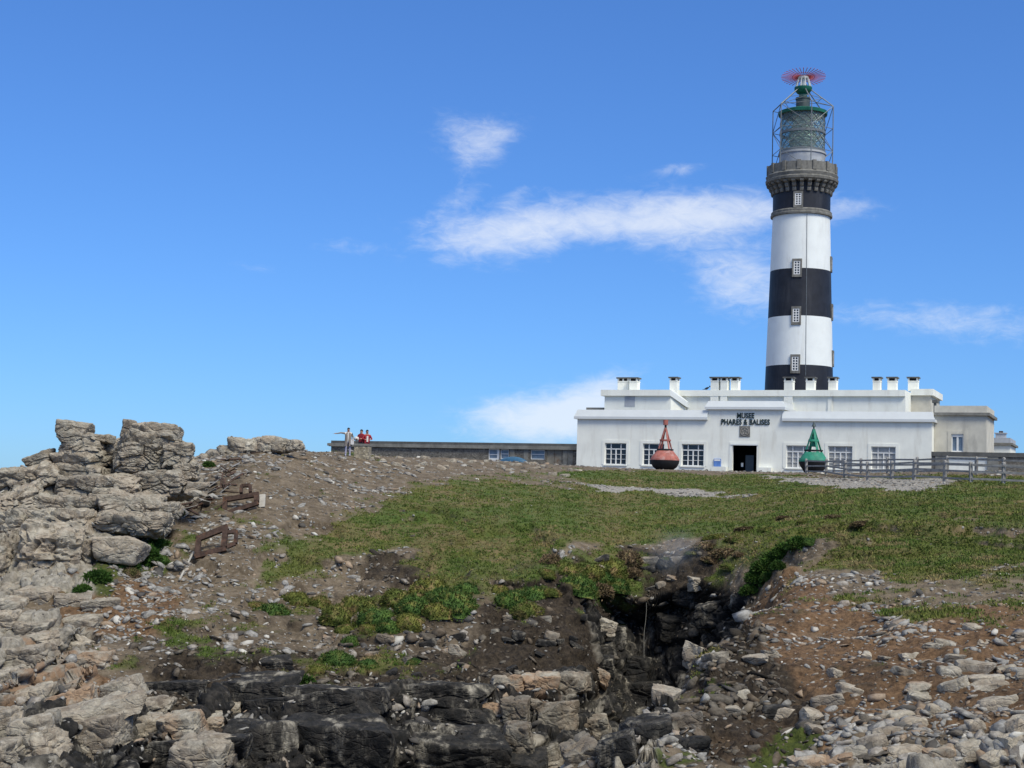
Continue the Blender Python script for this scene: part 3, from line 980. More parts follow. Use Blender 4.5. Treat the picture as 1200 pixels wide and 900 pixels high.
# blocks of the layered cliff and the spur: parts of the headland
D_, O_, R_ = M_ROCKD, M_ROCKO, M_ROCK
cliff = [
    (152, 262, 797, 822, D_, -2, 2.0), (250, 348, 793, 818, D_, -3, 2.0), (336, 452, 804, 838, D_, 2, 2.0), (446, 582, 800, 826, D_, 0, 2.0), (432, 602, 826, 856, D_, 0, 2.0), (276, 440, 812, 846, D_, -5, 1.8),
    (330, 470, 842, 920, D_, 0, 2.0), (456, 602, 855, 920, D_, 0, 2.0), (268, 348, 846, 915, D_, -2, 2.0), (582, 640, 884, 930, D_, 0, 1.6), (180, 300, 862, 892, D_, -8, 1.8), (40, 170, 826, 850, R_, -14, 1.8),
      # px0, px1, py0, py1, material, rotation about y, thickness
    
    (574, 611, 792, 814, O_, 2, 1.0), (611, 628, 792, 814, O_, 0, 1.0), (626, 656, 790, 817, O_, 0, 1.0), (655, 690, 788, 815, R_, 0, 1.1),
    (560, 590, 824, 847, O_, 0, 1.1), (587, 621, 819, 847, R_, -6, 1.1), (617, 633, 818, 842, R_, 0, 1.0),
    (584, 627, 849, 888, R_, 2, 1.2), (629, 678, 822, 868, R_, 0, 1.4), 
    (200, 276, 866, 910, R_, -8, 1.6),
    (72, 156, 838, 905, R_, -12, 1.8), (148, 192, 836, 878, R_, -10, 1.4), (190, 236, 836, 872, O_, -8, 1.4), (234, 262, 838, 866, O_, -6, 1.2), (260, 284, 822, 852, O_, -10, 1.2),
    
    (22, 68, 690, 712, R_, -4, 1.4), (64, 106, 695, 716, R_, 2, 1.3), (98, 140, 702, 722, R_, -3, 1.2), (-10, 26, 716, 740, R_, -4, 1.4), (30, 66, 742, 760, R_, -5, 1.2), (0, 30, 684, 704, R_, -4, 1.3), (-4, 36, 700, 722, R_, -2, 1.5), (58, 122, 722, 746, R_, -3, 1.6), (20, 60, 726, 752, R_, 3, 1.4), (8, 60, 757, 786, R_, -10, 1.6), (60, 110, 745, 770, R_, -6, 1.4), (88, 132, 763, 788, O_, 0, 1.3),
    (-4, 32, 783, 808, R_, -8, 1.4), (20, 72, 804, 832, R_, -12, 1.5), (58, 112, 810, 842, O_, -14, 1.5), (-6, 26, 830, 868, R_, -6, 1.5), (14, 66, 838, 872, R_, -10, 1.5), (16, 72, 860, 900, R_, -16, 1.5), (-8, 24, 868, 905, R_, -8, 1.5), (68, 104, 828, 846, R_, -14, 1.2),
    (120, 170, 795, 822, R_, -14, 1.4), (98, 150, 818, 842, R_, -18, 1.5), (150, 205, 818, 842, R_, -12, 1.4), (300, 345, 770, 792, D_, -4, 1.2),
    (678, 714, 838, 872, R_, -14, 1.1), (660, 700, 868, 900, R_, -20, 1.2), (700, 745, 862, 895, D_, -16, 1.2), (620, 660, 880, 910, R_, -24, 1.2), (735, 790, 845, 880, D_, -12, 1.3),
    (780, 822, 836, 862, R_, -10, 1.0), (824, 852, 766, 782, R_, -8, .7), (745, 775, 836, 852, R_, -16, .8), (790, 830, 862, 885, D_, -8, 1.0),
    (690, 735, 735, 765, D_, 0, 1.2), (700, 722, 727, 745, R_, 12, .8), (690, 720, 770, 795, D_, 0, 1.2), (728, 762, 770, 800, D_, 4, 1.2), (735, 775, 800, 830, D_, 0, 1.2), (770, 815, 720, 750, D_, 0, 1.2), (815, 850, 705, 735, D_, -10, 1.2), (790, 830, 690, 712, D_, 0, 1.0),
    (694, 716, 786, 806, O_, 20, .7), (808, 828, 676, 692, R_, 0, .6),
]
slabs = [(1120, 1166, 775, 796, R_, -3), (1098, 1126, 781, 798, R_, 0), (1100, 1136, 796, 817, R_, -22), (1136, 1178, 791, 806, R_, -4), (1134, 1180, 800, 814, R_, -8), (1150, 1198, 817, 844, R_, -18), (1046, 1070, 782, 796, R_, 10),
         (1038, 1072, 834, 850, R_, -4), (1013, 1039, 836, 848, R_, 0), (1052, 1086, 842, 860, R_, -10), (950, 990, 815, 836, R_, -10), (981, 1012, 802, 816, R_, 6), (907, 934, 830, 848, R_, 4), (940, 964, 832, 846, R_, 8),
         (944, 964, 850, 864, R_, 4), (1106, 1130, 766, 777, R_, -2), (1096, 1118, 750, 760, R_, 2), (1145, 1166, 750, 758, R_, 4), (1080, 1106, 752, 761, R_, -4), (1132, 1152, 733, 740, R_, 0), (1172, 1200, 860, 882, R_, -14), (1186, 1215, 740, 752, R_, -4), (1190, 1220, 785, 797, R_, 0),
         (1120, 1162, 866, 890, R_, -16), (1080, 1122, 872, 902, O_, -12), (1004, 1040, 865, 886, R_, -14), (1020, 1062, 852, 874, R_, -8), (985, 1022, 874, 900, R_, -20), (1040, 1084, 876, 902, R_, -14), (1150, 1186, 880, 905, R_, -22), (1176, 1214, 840, 862, R_, -12), (1182, 1204, 845, 866, R_, 40),
         (960, 1000, 884, 902, O_, -16), (925, 968, 886, 905, O_, -12), (1008, 1022, 765, 775, R_, 0), (970, 986, 785, 800, R_, 30), (1030, 1050, 768, 776, R_, 4), (1055, 1080, 765, 775, R_, -6), (1168, 1192, 780, 792, R_, 2), (1060, 1090, 800, 812, O_, 0), (1085, 1104, 826, 842, R_, 30),
         (892, 918, 826, 842, D_, -6), (838, 868, 826, 840, R_, -10), (853, 880, 808, 822, R_, -12), (870, 900, 768, 778, R_, -2), (892, 912, 762, 772, R_, 2), (1135, 1150, 840, 860, R_, 70), (1064, 1090, 812, 824, R_, 6)]
COUNT_STONE = 0


def fix_block(x0, x1, y0, y1, mat, ry, th, k, soft, level, crk=0.05):
    global COUNT_STONE
    loc, nor = hit((x0 + x1) / 2, (y0 + y1) / 2)
    if loc is None:
        return
    D = loc.y + th * 0.10
    c = at((x0 + x1) / 2, (y0 + y1) / 2, D)
    me = rock_mesh('stone', 600 + k, ((x1 - x0) / F * D * 1.06, th, (y1 - y0) / F * D * 1.08), level, True, soft, 5, 0.03, crk, (1.0, 1.0, 0.45), mat, 0.12)
    put('stone', me, c, (rad(random.uniform(-6, 10)), rad(ry + random.uniform(-3, 3)), rad(random.uniform(-16, 16))), parent=terrain)
    COUNT_STONE += 1


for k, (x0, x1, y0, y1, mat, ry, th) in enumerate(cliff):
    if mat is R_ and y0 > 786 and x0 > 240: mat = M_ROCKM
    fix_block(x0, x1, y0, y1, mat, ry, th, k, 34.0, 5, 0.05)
for k in range(46):
    px, py = random.choice(((random.uniform(556, 690), random.uniform(716, 788)), (random.uniform(380, 570), random.uniform(742, 796)), (random.uniform(690, 800), random.uniform(655, 705))))
    w = random.uniform(8, 24); h_ = w * random.uniform(.35, .75)
    fix_block(px - w / 2, px + w / 2, py - h_ / 2, py + h_ / 2, random.choice((M_ROCKD, M_ROCKM, M_ROCKM, M_ROCKD, M_ROCKO)), random.uniform(-25, 25), 0.5, 300 + k, 30.0, 3, 0.0)
for k, (x0, x1, y0, y1, mat, ry) in enumerate(slabs):
    fix_block(x0, x1, y0, y1, mat, ry, 0.55, 200 + k, 12.0, 3, 0.02)

for k, (x0, x1, y0, y1, D, ry, th) in enumerate([(800, 829, 749, 789, 42.0, 9, .55), (760, 797, 802, 843, 38.0, 6, .7), (812, 850, 764, 784, 42.4, -10, .7)]):
    me = rock_mesh('stone', 1600 + k, ((x1 - x0) / F * D, th, (y1 - y0) / F * D), 5, True, 34.0, 4, 0.025, 0.03, (1.0, 1.0, .5), M_ROCK, 0.1)
    put('stone', me, at((x0 + x1) / 2, (y0 + y1) / 2 + 2, D), (rad(4), rad(ry), rad(-20)), parent=terrain)
    COUNT_STONE += 1

# rubble standing proud along the crest
for k in range(34):
    px = 425 + k * 7.6 + random.uniform(-3, 3)
    for yy in range(522, 562):
        loc, _n = hit(px, yy)
        if loc is not None and loc.y < 134:
            break
    w = random.uniform(5, 13); h_ = w * random.uniform(.35, .7)
    y0 = yy + random.choice((-2.5, -1.5, 1, 3, 6, 9))
    fix_block(px - w / 2, px + w / 2, y0, y0 + h_, M_ROCK, random.uniform(-20, 20), 0.5, 400 + k, 14.0, 3, 0.0)

# loose stones: scatter over the finished surface
kind_w = {}
soilm = (1 - ATTR['grass']) * (1 - ATTR['rock'] * 0.75)
base_w = np.where(seen, soilm, 0.0)
pxv = 600 + F * np.tan(np.clip(PHm.ravel(), -1.2, 1.2))
clump = np.zeros(len(Pf))
clump[idx] = sstep(fbm(pv * 0.35, 3, 71) + 0.3 * fbm(pv * 1.2, 2, 72), -0.25, 0.45)
w_ = base_w * (0.5 + clump) * np.where((pxv > -110) & (pxv < 1310), 1, 0)
w_ *= np.where((Rf > 100), 0.55, 1.0) * np.where((pxv < 480) & (Rf > 62), 1.5, 1.0)
w_ += np.where(seen, ATTR['gravel'] * 1.5 + ATTR['grass'] * 0.012, 0)
w_ = w_ * (Pf[:, 2] > -9.5)
w_ /= w_.sum()
NSTONE = 32000
pick = RNG.choice(len(Pf), NSTONE, replace=True, p=w_)
size = 0.075 * np.power(1 - RNG.random(NSTONE) * 0.985, -0.46)
far_px = F / Rf[pick]
size = size * np.where(Rf[pick] > 85, 1.15, 1.0)
size = np.where(ATTR['gravel'][pick] > 0.5, np.minimum(size, 0.22), size)
size = np.where(ATTR['grass'][pick] > 0.5, np.minimum(size, 0.14), size)
size = size * (0.75 + 0.75 * clump[pick]) * np.where((Rf[pick] > 64) & (pxv[pick] < 500), 1.3, 1.0)
size = np.minimum(size, 0.5)
stone_px = size * far_px
order = np.argsort(-stone_px)
N_IND = 300 - COUNT_STONE
hull_meshes = []
for k in range(14):
    v, f = rock_shape(900 + k, 3, True, 4, 70.0, 0.42, (0.95, 1.45))
    v = v + (vnoise(v * 3.1 + k * 7, 5) * 0.05)[:, None] * v
    mm = np_mesh('stone', v * 0.5, f)
    mm.materials.append(M_STONED if k >= 10 else (M_STONE if k % 3 else M_STONET))
    mm.polygons.foreach_set('use_smooth', np.ones(len(mm.polygons), bool))
    mm.set_sharp_from_angle(angle=rad(14))
    hull_meshes.append(mm)
lowv = []
for k in range(14):
    v, f = rock_shape(950 + k, 1, True, 3, 60.0, 0.45, (0.95, 1.5))
    lowv.append((v * 0.5, f))


def stone_frame(i):
    n = Vector(TN[i]) + Vector((RNG.normal(0, .28), RNG.normal(0, .28), RNG.normal(0, .15) + 0.35))
    qn = n.normalized().to_track_quat('Z', 'Y')
    return (qn.to_matrix() @ Matrix.Rotation(RNG.uniform(0, 6.28), 3, 'Z'))


V_all, F_all, vo = {0: [], 1: [], 2: []}, {0: [], 1: [], 2: []}, {0: 0, 1: 0, 2: 0}
for rank, oi in enumerate(order):
    i = pick[oi]
    s = size[oi]
    dims = np.array([s * RNG.uniform(0.9, 1.6), s * RNG.uniform(0.6, 1.1), s * RNG.uniform(0.2, 0.55)])
    Mx = stone_frame(i)
    p = Pf[i] + TN[i] * dims[2] * 0.05
    dirty = RNG.random() < 0.85 * ATTR['dark'][i]
    if rank < N_IND:
        o = put('stone', hull_meshes[10 + rank % 4 if dirty else rank % 10], p, Mx.to_euler(), dims, terrain)
    else:
        v, f = lowv[rank % 14]
        kx = 1 if RNG.random() < (0.25 + 0.5 * ATTR['orange'][i]) else 0
        if dirty: kx = 2
        vv = (v * dims) @ np.array(Mx).T + p
        V_all[kx].append(vv); F_all[kx].append(f + vo[kx]); vo[kx] += len(v)
for kx, mat, nm, lab in ((0, M_STONE, 'scree', 'loose grey scree stones strewn over the slopes'), (1, M_STONET, 'rubble', 'small tan rubble scattered over the bare soil'), (2, M_STONED, 'dark_rubble', 'dark dirty rubble lying on the damp lower slopes')):
    me = np_mesh(nm, np.concatenate(V_all[kx]), np.concatenate(F_all[kx]))
    tag(link(nm, me, mat), lab, 'stones', kind='stuff')

# ------------------------------------------------------------------ turf blades
M_TURF = make_leaf_mat('turf_blades', (0.068, 0.112, 0.019), (0.138, 0.150, 0.035), (0.26, 0.19, 0.095), 0.42)


def blades(pos, nor, hgt, wid, lean, nper, rng):
    n = len(pos)
    ps = np.repeat(pos, nper, 0); ns = np.repeat(nor, nper, 0)
    hs = np.repeat(hgt, nper) * rng.uniform(0.6, 1.2, n * nper); ws = np.repeat(wid, nper)
    ang = rng.uniform(0, 2 * math.pi, n * nper)
    side = np.stack([np.cos(ang), np.sin(ang), np.zeros(n * nper)], 1)
    base = ps + rng.normal(0, 1, (n * nper, 3)) * np.repeat(hgt, nper)[:, None] * np.array([0.8, 0.8, 0.1])
    tip = base + (ns * 0.5 + np.array([0, 0, 0.5]) + rng.normal(0, lean, (n * nper, 3))) * hs[:, None]
    v = np.stack([base - side * ws[:, None], base + side * ws[:, None], tip], 1).reshape(-1, 3)
    f = np.arange(len(v)).reshape(-1, 3)
    return v, f


gw = np.where(seen & (ATTR['grass'] > 0.12) & (Rf < 150), ATTR['grass'], 0.0)
gw /= gw.sum()
gp = RNG.choice(len(Pf), 52000, p=gw)
tall = np.clip(fbm(Pf[gp] * 0.8, 3, 81) * 0.5 + 0.55, 0.15, 1.2)
v, f = blades(Pf[gp], TN[gp], 0.085 * tall + 0.02, 0.02 + 0.0002 * Rf[gp], 0.45, 5, RNG)
tag(link('turf', np_mesh('turf', v, f), M_TURF), 'short salt-burnt turf covering the headland', 'grass', kind='stuff')

# ------------------------------------------------------------------ cushion plants
M_CUSH = [make_leaf_mat('deep_green_cushion', (0.028, 0.062, 0.012), (0.060, 0.105, 0.020), (0.12, 0.115, 0.03), 1.6),
          make_leaf_mat('olive_cushion', (0.055, 0.074, 0.014), (0.12, 0.12, 0.026), (0.19, 0.13, 0.06), 1.6),
          make_leaf_mat('bright_green_leaves', (0.022, 0.058, 0.008), (0.055, 0.115, 0.018), (0.06, 0.09, 0.02), 2.0),
          make_leaf_mat('brown_heather', (0.12, 0.088, 0.048), (0.20, 0.14, 0.085), (0.10, 0.105, 0.032), 1.6)]


def cushion_mesh(seed, mat, spiky=0.09, nb=3000):
    r = np.random.default_rng(seed)
    v, f = ico(4)
    keep = v[:, 2] > -0.35
    lump = 1 + 0.20 * fbm(v * 2.4 + seed, 3, seed) + 0.08 * fbm(v * 7.0 + seed, 2, seed + 3)
    dome = v * lump[:, None] * np.array([1, 0.9, 0.72])
    ff = f[keep[f].all(1)]
    d = r.normal(0, 1, (nb, 3)); d[:, 2] = np.abs(d[:, 2]) - 0.25
    d /= np.linalg.norm(d, axis=1, keepdims=True)
    l2 = 1 + 0.20 * fbm(d * 2.4 + seed, 3, seed) + 0.08 * fbm(d * 7.0 + seed, 2, seed + 3)
    pb = d * (l2 * 0.985)[:, None] * np.array([1, 0.9, 0.72])
    ln = r.uniform(0.5, 1.3, nb) * spiky
    rn = r.normal(0, 0.5, (nb, 3))
    tip = pb + (d + rn * 0.9) * ln[:, None]
    side = np.cross(d, r.normal(0, 1, (nb, 3))); side /= np.linalg.norm(side, axis=1, keepdims=True) + 1e-6
    mid = (pb + tip) / 2
    wv = side * (ln * 0.28)[:, None]
    bv = np.stack([pb, mid + wv, tip, mid - wv], 1).reshape(-1, 3)
    bf = np.arange(len(bv)).reshape(-1, 4) + len(dome)
    bf = np.concatenate([bf[:, [0, 1, 2]], bf[:, [0, 2, 3]]])
    me = np_mesh('cushion_plant', np.concatenate([dome, bv]), np.concatenate([ff, bf]))
    me.materials.append(mat)
    me.polygons.foreach_set('use_smooth', np.ones(len(me.polygons), bool))
    return me


CUSH = [[cushion_mesh(31 + 7 * k + j, M_CUSH[k], (0.09, 0.09, 0.18, 0.14)[k], 3000) for j in range(3)] for k in range(4)]
ORD = ['first', 'second', 'third', 'fourth', 'fifth', 'sixth', 'seventh', 'eighth', 'ninth', 'tenth', 'eleventh', 'twelfth', 'thirteenth', 'fourteenth', 'fifteenth', 'sixteenth', 'seventeenth', 'eighteenth', 'nineteenth', 'twentieth']
COLN = ['dark green', 'olive green', 'bright green', 'brownish']


def cushions(name, cat, what, where, group, items):
    items = sorted(items)
    for k, (px, py, w, c) in enumerate(items):
        loc, nor = hit(px, py + w * 0.12)
        if loc is None: continue
        D = loc.y
        r_ = w / 2 / F * D * 1.05
        o = put(name, CUSH[c][k % 3], (loc.x, loc.y + r_ * 0.35, loc.z - r_ * 0.12), (rad(random.uniform(-6, 12)), rad(random.uniform(-8, 8)), random.uniform(0, 6.28)),
                (r_, r_ * random.uniform(0.8, 1.05), r_ * random.uniform(0.85, 1.1) * (0.5 if name == 'heather_tussock' else 1)))
        tag(o, f'{COLN[c]} {what}, {ORD[k]} from the left {where}', cat, group)


cushions('cushion_plant', 'plant', 'cushion plant', 'in the long clump above the cliff', 'cushion plants on the slope',
         [(318, 716, 44, 0), (345, 702, 36, 1), (372, 706, 30, 1), (395, 722, 44, 1), (418, 710, 46, 1), (442, 722, 44, 0), (466, 702, 42, 1), (484, 710, 50, 0), (502, 692, 56, 1), (520, 698, 50, 0), (534, 708, 56, 0), (456, 734, 40, 0), (404, 738, 26, 1), (478, 728, 36, 1), (512, 716, 40, 1), (548, 690, 36, 0), (300, 710, 26, 1), (430, 738, 24, 1)])
cushions('cushion_plant', 'plant', 'cushion plant', 'in the small middle clump', 'cushion plants on the slope',
         [(600, 702, 46, 0), (626, 697, 42, 0), (618, 714, 38, 1), (588, 690, 24, 1), (646, 694, 24, 1)])
cushions('cushion_plant', 'plant', 'cushion plant', 'in the clump at the gully rim', 'cushion plants on the slope',
         [(676, 686, 46, 0), (690, 667, 46, 1), (662, 668, 40, 1), (716, 665, 42, 1), (736, 654, 34, 3), (702, 690, 32, 3), (722, 686, 40, 0), (646, 656, 30, 3), (742, 672, 24, 3), (640, 672, 24, 1), (704, 676, 34, 0)])
cushions('cushion_plant', 'plant', 'cushion plant', 'in the row above the black ledge', 'cushion plants on the slope',
         [(394, 772, 42, 0), (432, 778, 26, 0), (350, 800, 34, 2), (412, 752, 26, 0), (485, 776, 18, 0), (372, 785, 24, 1), (322, 800, 20, 0)])
cushions('cushion_plant', 'plant', 'cushion plant', 'at the foot of the crag', 'plants below the crag',
         [(140, 660, 36, 2), (164, 652, 40, 2), (182, 640, 34, 2), (126, 640, 26, 1), (112, 676, 28, 2), (202, 600, 24, 2), (150, 672, 24, 3), (186, 655, 22, 0), (96, 690, 18, 2), (48, 607, 16, 1), (244, 545, 14, 2)])
cushions('leafy_plant', 'plant', 'leafy plant', 'up the right gully rim', 'leafy plants on the gully rim',
         [(880, 690, 20, 2), (888, 676, 26, 2), (897, 664, 28, 2), (908, 654, 28, 2), (921, 645, 28, 2), (935, 637, 24, 2), (912, 662, 18, 2), (900, 676, 16, 2), (950, 634, 18, 0)])
cushions('heather_tussock', 'plant', 'heather tussock', 'behind the gully', 'heather on the gully edge',
         [(826, 636, 30, 3), (842, 626, 32, 1), (850, 645, 34, 3), (866, 630, 30, 1), (838, 655, 28, 3), (858, 662, 24, 1), (878, 618, 30, 3), (812, 646, 22, 1), (900, 618, 26, 1), (922, 606, 26, 3), (948, 610, 24, 1), (980, 604, 26, 3), (1010, 612, 24, 3), (870, 648, 22, 3)])

# ------------------------------------------------------------------ the museum building
TH = rad(23)
U_, V_ = Vector((math.cos(TH), -math.sin(TH), 0)), Vector((math.sin(TH), math.cos(TH), 0))
O_M = at(872, 552.5, 150)


def B(px, py, q=0.0):
    """photo pixel on the plane q metres behind the museum front -> (along front, height)"""
    d = ray(px, py)
    k = (q + O_M.dot(V_)) / d.dot(V_)
    p = d * k - O_M
    return p.dot(U_), p.z


def masonry(name, c1, c2, mortar, scale):
    m, g, b = new_mat(name)
    co = g.new('ShaderNodeTexCoord').outputs['Object']
    v = g.scale(co, 1, 1, 1.7)
    e = g.voro(v, scale, 'DISTANCE_TO_EDGE')
    nd = g.new('ShaderNodeTexVoronoi', feature='F1')
    g.link(v, nd.inputs['Vector']); nd.inputs['Scale'].default_value = scale
    sepc = g.new('ShaderNodeSeparateColor'); g.link(nd.outputs['Color'], sepc.inputs[0])
    c = g.mix(sepc.outputs[0], c1, c2)
    c = g.mix(g.step(g.noise(co, 6, 4, 0.6), 0.4, 0.7), c, tuple(x * 0.6 for x in c1))
    c = g.mix(g.step(e, 0.07, 0.02), c, mortar)
    g.link(c, b.inputs['Base Color'])
    b.inputs['Roughness'].default_value = 0.9
    bp = g.new('ShaderNodeBump'); bp.inputs['Distance'].default_value = 0.05
    g.link(g.math('MINIMUM', e, 0.12), bp.inputs['Height'])
    g.link(bp.outputs[0], b.inputs['Normal'])
    return m


M_RUBBLE = masonry('grey_rubble_masonry', (0.10, 0.09, 0.075), (0.26, 0.235, 0.195), (0.15, 0.14, 0.12), 2.6)
M_PILLAR = masonry('tan_rubble_masonry', (0.26, 0.22, 0.15), (0.50, 0.43, 0.31), (0.16, 0.14, 0.11), 4.5)


def wall_rects(x0, x1, z0, z1, holes):
    """split a wall into rectangles round its openings (holes: x0,x1,z0,z1)"""
    xs = sorted({x0, x1, *[h[0] for h in holes], *[h[1] for h in holes]})
    out = []
    for a, b_ in zip(xs[:-1], xs[1:]):
        if b_ - a < 1e-6: continue
        mid = (a + b_) / 2
        cut = sorted([(h[2], h[3]) for h in holes if h[0] < mid < h[1]])
        z = z0
        for c0, c1 in cut:
            if c0 > z: out.append((a, b_, z, c0))
            z = max(z, c1)
        if z < z1: out.append((a, b_, z, z1))
    return out


mus = empty('museum_building', O_M, -TH, 'long white flat-roofed museum with chimneys and dark lettering over its door', 'building')
sL, sR = B(676, 520)[0], B(1092, 520)[0]
sC0, sC1 = B(830, 480)[0], B(917, 480)[0]
zcL, zcC, zcR = B(760, 491.5)[1], B(873, 480)[1], B(1000, 494)[1]     # underside of the cornices
Zb = -2.0
win = []
for x0, x1, y0, y1 in ((709, 733.5, 518.8, 543.5), (753.5, 778, 519.5, 544.8), (799, 824.5, 520.7, 546)):
    (a, t), (b_, u) = B(x0, y0), B(x1, y1)
    win.append((a, b_, u, t, M_GLASS))
for x0, x1, y0, y1 in ((921.5, 948, 522, 549), (970.5, 998.7, 522.3, 551), (1021, 1049.4, 523, 551.5)):
    (a, t), (b_, u) = B(x0, y0), B(x1, y1)
    win.append((a, b_, u, t, M_CURTAIN))
zt = sum(w[3] for w in win) / 6
zbm = sum(w[2] for w in win) / 6
win = [(a, b_, zbm, zt, m_) for a, b_, u, t, m_ in win]
(dx0, dzt), (dx1, _z) = B(858.5, 521.5), B(886.5, 552)
dz0 = -0.05
holes = [(w[0], w[1], w[2], w[3]) for w in win] + [(dx0, dx1, dz0, dzt)]
mb = MB()
for (x0, x1, zt_) in ((sL, sC0, zcL), (sC0, sC1, zcC), (sC1, sR, zcR)):
    hs_ = [h for h in holes if x0 < (h[0] + h[1]) / 2 < x1]
    for r in wall_rects(x0, x1, Zb, zt_, hs_):
        mb.box(r[0], r[1], 0, 0.4, r[2], r[3])
mb.box(sL, sL + 0.4, 0.4, 13, Zb, zcL).box(sR - 0.4, sR, 0.4, 13, Zb, zcR).box(sL, sR, 13, 13.4, Zb, zcL)
mb.box(sC0, sC0 + .3, 0.4, 5.5, zcL, zcC).box(sC1 - .3, sC1, 0.4, 5.5, zcR, zcC)
mb.build('wall', M_WHITE, mus)
mb = MB()
mb.box(sL + 0.4, sC0, 0.4, 13, zcL - 0.2, zcL + 0.15).box(sC1, sR - 0.4, 0.4, 13, zcR - 0.2, zcR + 0.15).box(sC0 + .3, sC1 - .3, 0.4, 5.5, zcC - 0.2, zcC + 0.15)
mb.build('roof', M_CONC, mus)


def cornice(x0, x1, z, parent, mat, lip=0.30, hl=0.26, hs=0.72, y=0.0, ends=(1, 1), depth=13.4, name='cornice'):
    """projecting lip with a sloped white weathering above it; returns round the ends"""
    a, b_ = x0 - lip * ends[0], x1 + lip * ends[1]
    m_ = MB()
    m_.box(a, b_, y - lip, y + 0.5, z, z + hl)
    m_.add([(a, y - lip + .02, z + hl + .002), (b_, y - lip + .02, z + hl + .002), (x1, y - .02, z + hl + hs), (x0, y - .02, z + hl + hs), (x0, y + 0.3, z + hl + hs), (x1, y + 0.3, z + hl + hs), (x0, y + .3, z + hl + .002), (x1, y + .3, z + hl + .002)],
           [(0, 1, 2, 3), (3, 2, 5, 4), (4, 5, 7, 6), (0, 3, 4, 6), (1, 7, 5, 2), (0, 6, 7, 1)])
    for e, xx, sg in ((ends[0], x0, -1), (ends[1], x1, 1)):
        if e:
            q0, q1 = (xx - lip, xx + 0.3) if sg < 0 else (xx - 0.3, xx + lip)
            m_.box(q0, q1, y + 0.5, y + depth, z, z + hl)
            m_.box(q0 + (lip if sg < 0 else 0), q1 - (0 if sg < 0 else lip), y + 0.3, y + depth, z + hl + .002, z + hl + hs)
    return m_.build(name, mat, parent)


cornice(sL, sC0 - .02, zcL, mus, M_CORN, ends=(1, 0))
cornice(sC0, sC1, zcC, mus, M_CORN, ends=(1, 1), depth=5.0, hs=0.6)
cornice(sC1 + .02, sR, zcR, mus, M_CORN, ends=(0, 1))


def museum_window(x0, x1, z0, z1, glass, parent, y=0.16):
    w, h = x1 - x0, z1 - z0
    m_ = MB()
    fw, mw, th = 0.08, 0.075, 0.09
    m_.box(x0, x0 + fw, y, y + th, z0, z1).box(x1 - fw, x1, y, y + th, z0, z1)
    m_.box(x0 + fw, x1 - fw, y, y + th, z1 - fw, z1).box(x0 + fw, x1 - fw, y, y + th, z0, z0 + fw)
    zt_ = z0 + h * 0.70
    m_.box(x0 + fw, x1 - fw, y - .01, y + th, zt_, zt_ + 0.11)
    q1, q3, q2 = x0 + w * 0.27, x0 + w * 0.73, x0 + w * 0.5
    for q in (q1, q3):
        m_.box(q - .045, q + .045, y - .006, y + th, z0 + fw, zt_)
        m_.box(q - .045, q + .045, y - .006, y + th, zt_ + .14, z1 - fw)
    m_.box(q2 - .06, q2 + .06, y - .006, y + th, z0 + fw, zt_)
    segs = [(x0 + fw, q1 - .045), (q1 + .045, q2 - .06), (q2 + .06, q3 - .045), (q3 + .045, x1 - fw)]
    for k in (1, 2):
        zz_ = z0 + fw + (zt_ - z0 - fw) * k / 3
        for a, b_ in segs:
            m_.box(a, b_, y + .01, y + th - .01, zz_ - .02, zz_ + .02)
    f_ = m_.build('window', M_FRAME, parent)
    MB().box(x0, x1, y + th, y + th + .03, z0, z1).build('pane', glass, f_)
    MB().box(x0 - .12, x1 + .12, -0.10, y, z0 - .13, z0 - .001).build('sill', M_WHITE, f_)
    sr = MB()
    for a, b_, c0, c1 in ((x0 - .32, x0 - .001, z0, z1 + .3), (x1 + .001, x1 + .32, z0, z1 + .3), (x0, x1, z1 + .001, z1 + .3)):
        sr.box(a, b_, -.035, -.001, c0, c1)
    sr.build('surround', M_WHITE, f_)
    return f_


for w in win:
    museum_window(w[0], w[1], w[2], w[3], w[4], mus)

# doorway with a hall behind, its shade painted near-black, inner door and a pale notice
dr = MB()
dr.box(dx0 - .3, dx0 - .001, -.05, -.001, dz0, dzt + .3).box(dx1 + .001, dx1 + .3, -.05, -.001, dz0, dzt + .3).box(dx0, dx1, -.05, -.001, dzt + .001, dzt + .3)
dro = dr.build('doorway', M_WHITE, mus)
MB().box(dx0 - .15, dx1 + .15, -.1, .1, dzt - .02, dzt + .10).build('lintel', M_CORN, dro)
hall = MB()
hall.box(dx0 - .8, dx0 - .7, .4, 5, dz0, dzt + .3).box(dx1 + .7, dx1 + .8, .4, 5, dz0, dzt + .3).box(dx0 - .7, dx1 + .7, 5, 5.1, dz0, dzt + .3).box(dx0 - .7, dx1 + .7, .4, 5, dzt + .2, dzt + .3).box(dx0 - .7, dx1 + .7, .4, 5, dz0 - .1, dz0)
hall.build('hall', M_DARK, dro)
dw = dx1 - dx0
MB().box(dx0 + dw * .38, dx0 + dw * .72, 1.6, 1.66, dz0, dz0 + 1.75).build('inner_door', M_DOOR, dro)
MB().box(dx0 + dw * .24, dx0 + dw * .33, 1.2, 1.23, dz0 + .55, dz0 + .95).build('notice', M_FRAME, dro)
for a, b_ in ((dx0 - 2.0, dx0 - .5), (dx1 + .2, dx1 + 1.6)):
    MB().box(a, b_, -.6, -.052, -1.0, .42).build('bench_ledge', M_WHITE, mus)
# notice panel beside the door
np0 = B(836.5, 537.5, -0.12); np1 = B(844.5, 548, -0.12)
nb_ = MB().box(np0[0], np1[0], -.13, -.002, np1[1], np0[1]).build('notice_panel', M_BLUE, mus)
MB().box(np0[0] + .05, np1[0] - .05, -.14, -.131, np0[1] - .22, np0[1] - .06).build('notice_header', M_FRAME, nb_)

# lettering and the carved plaque


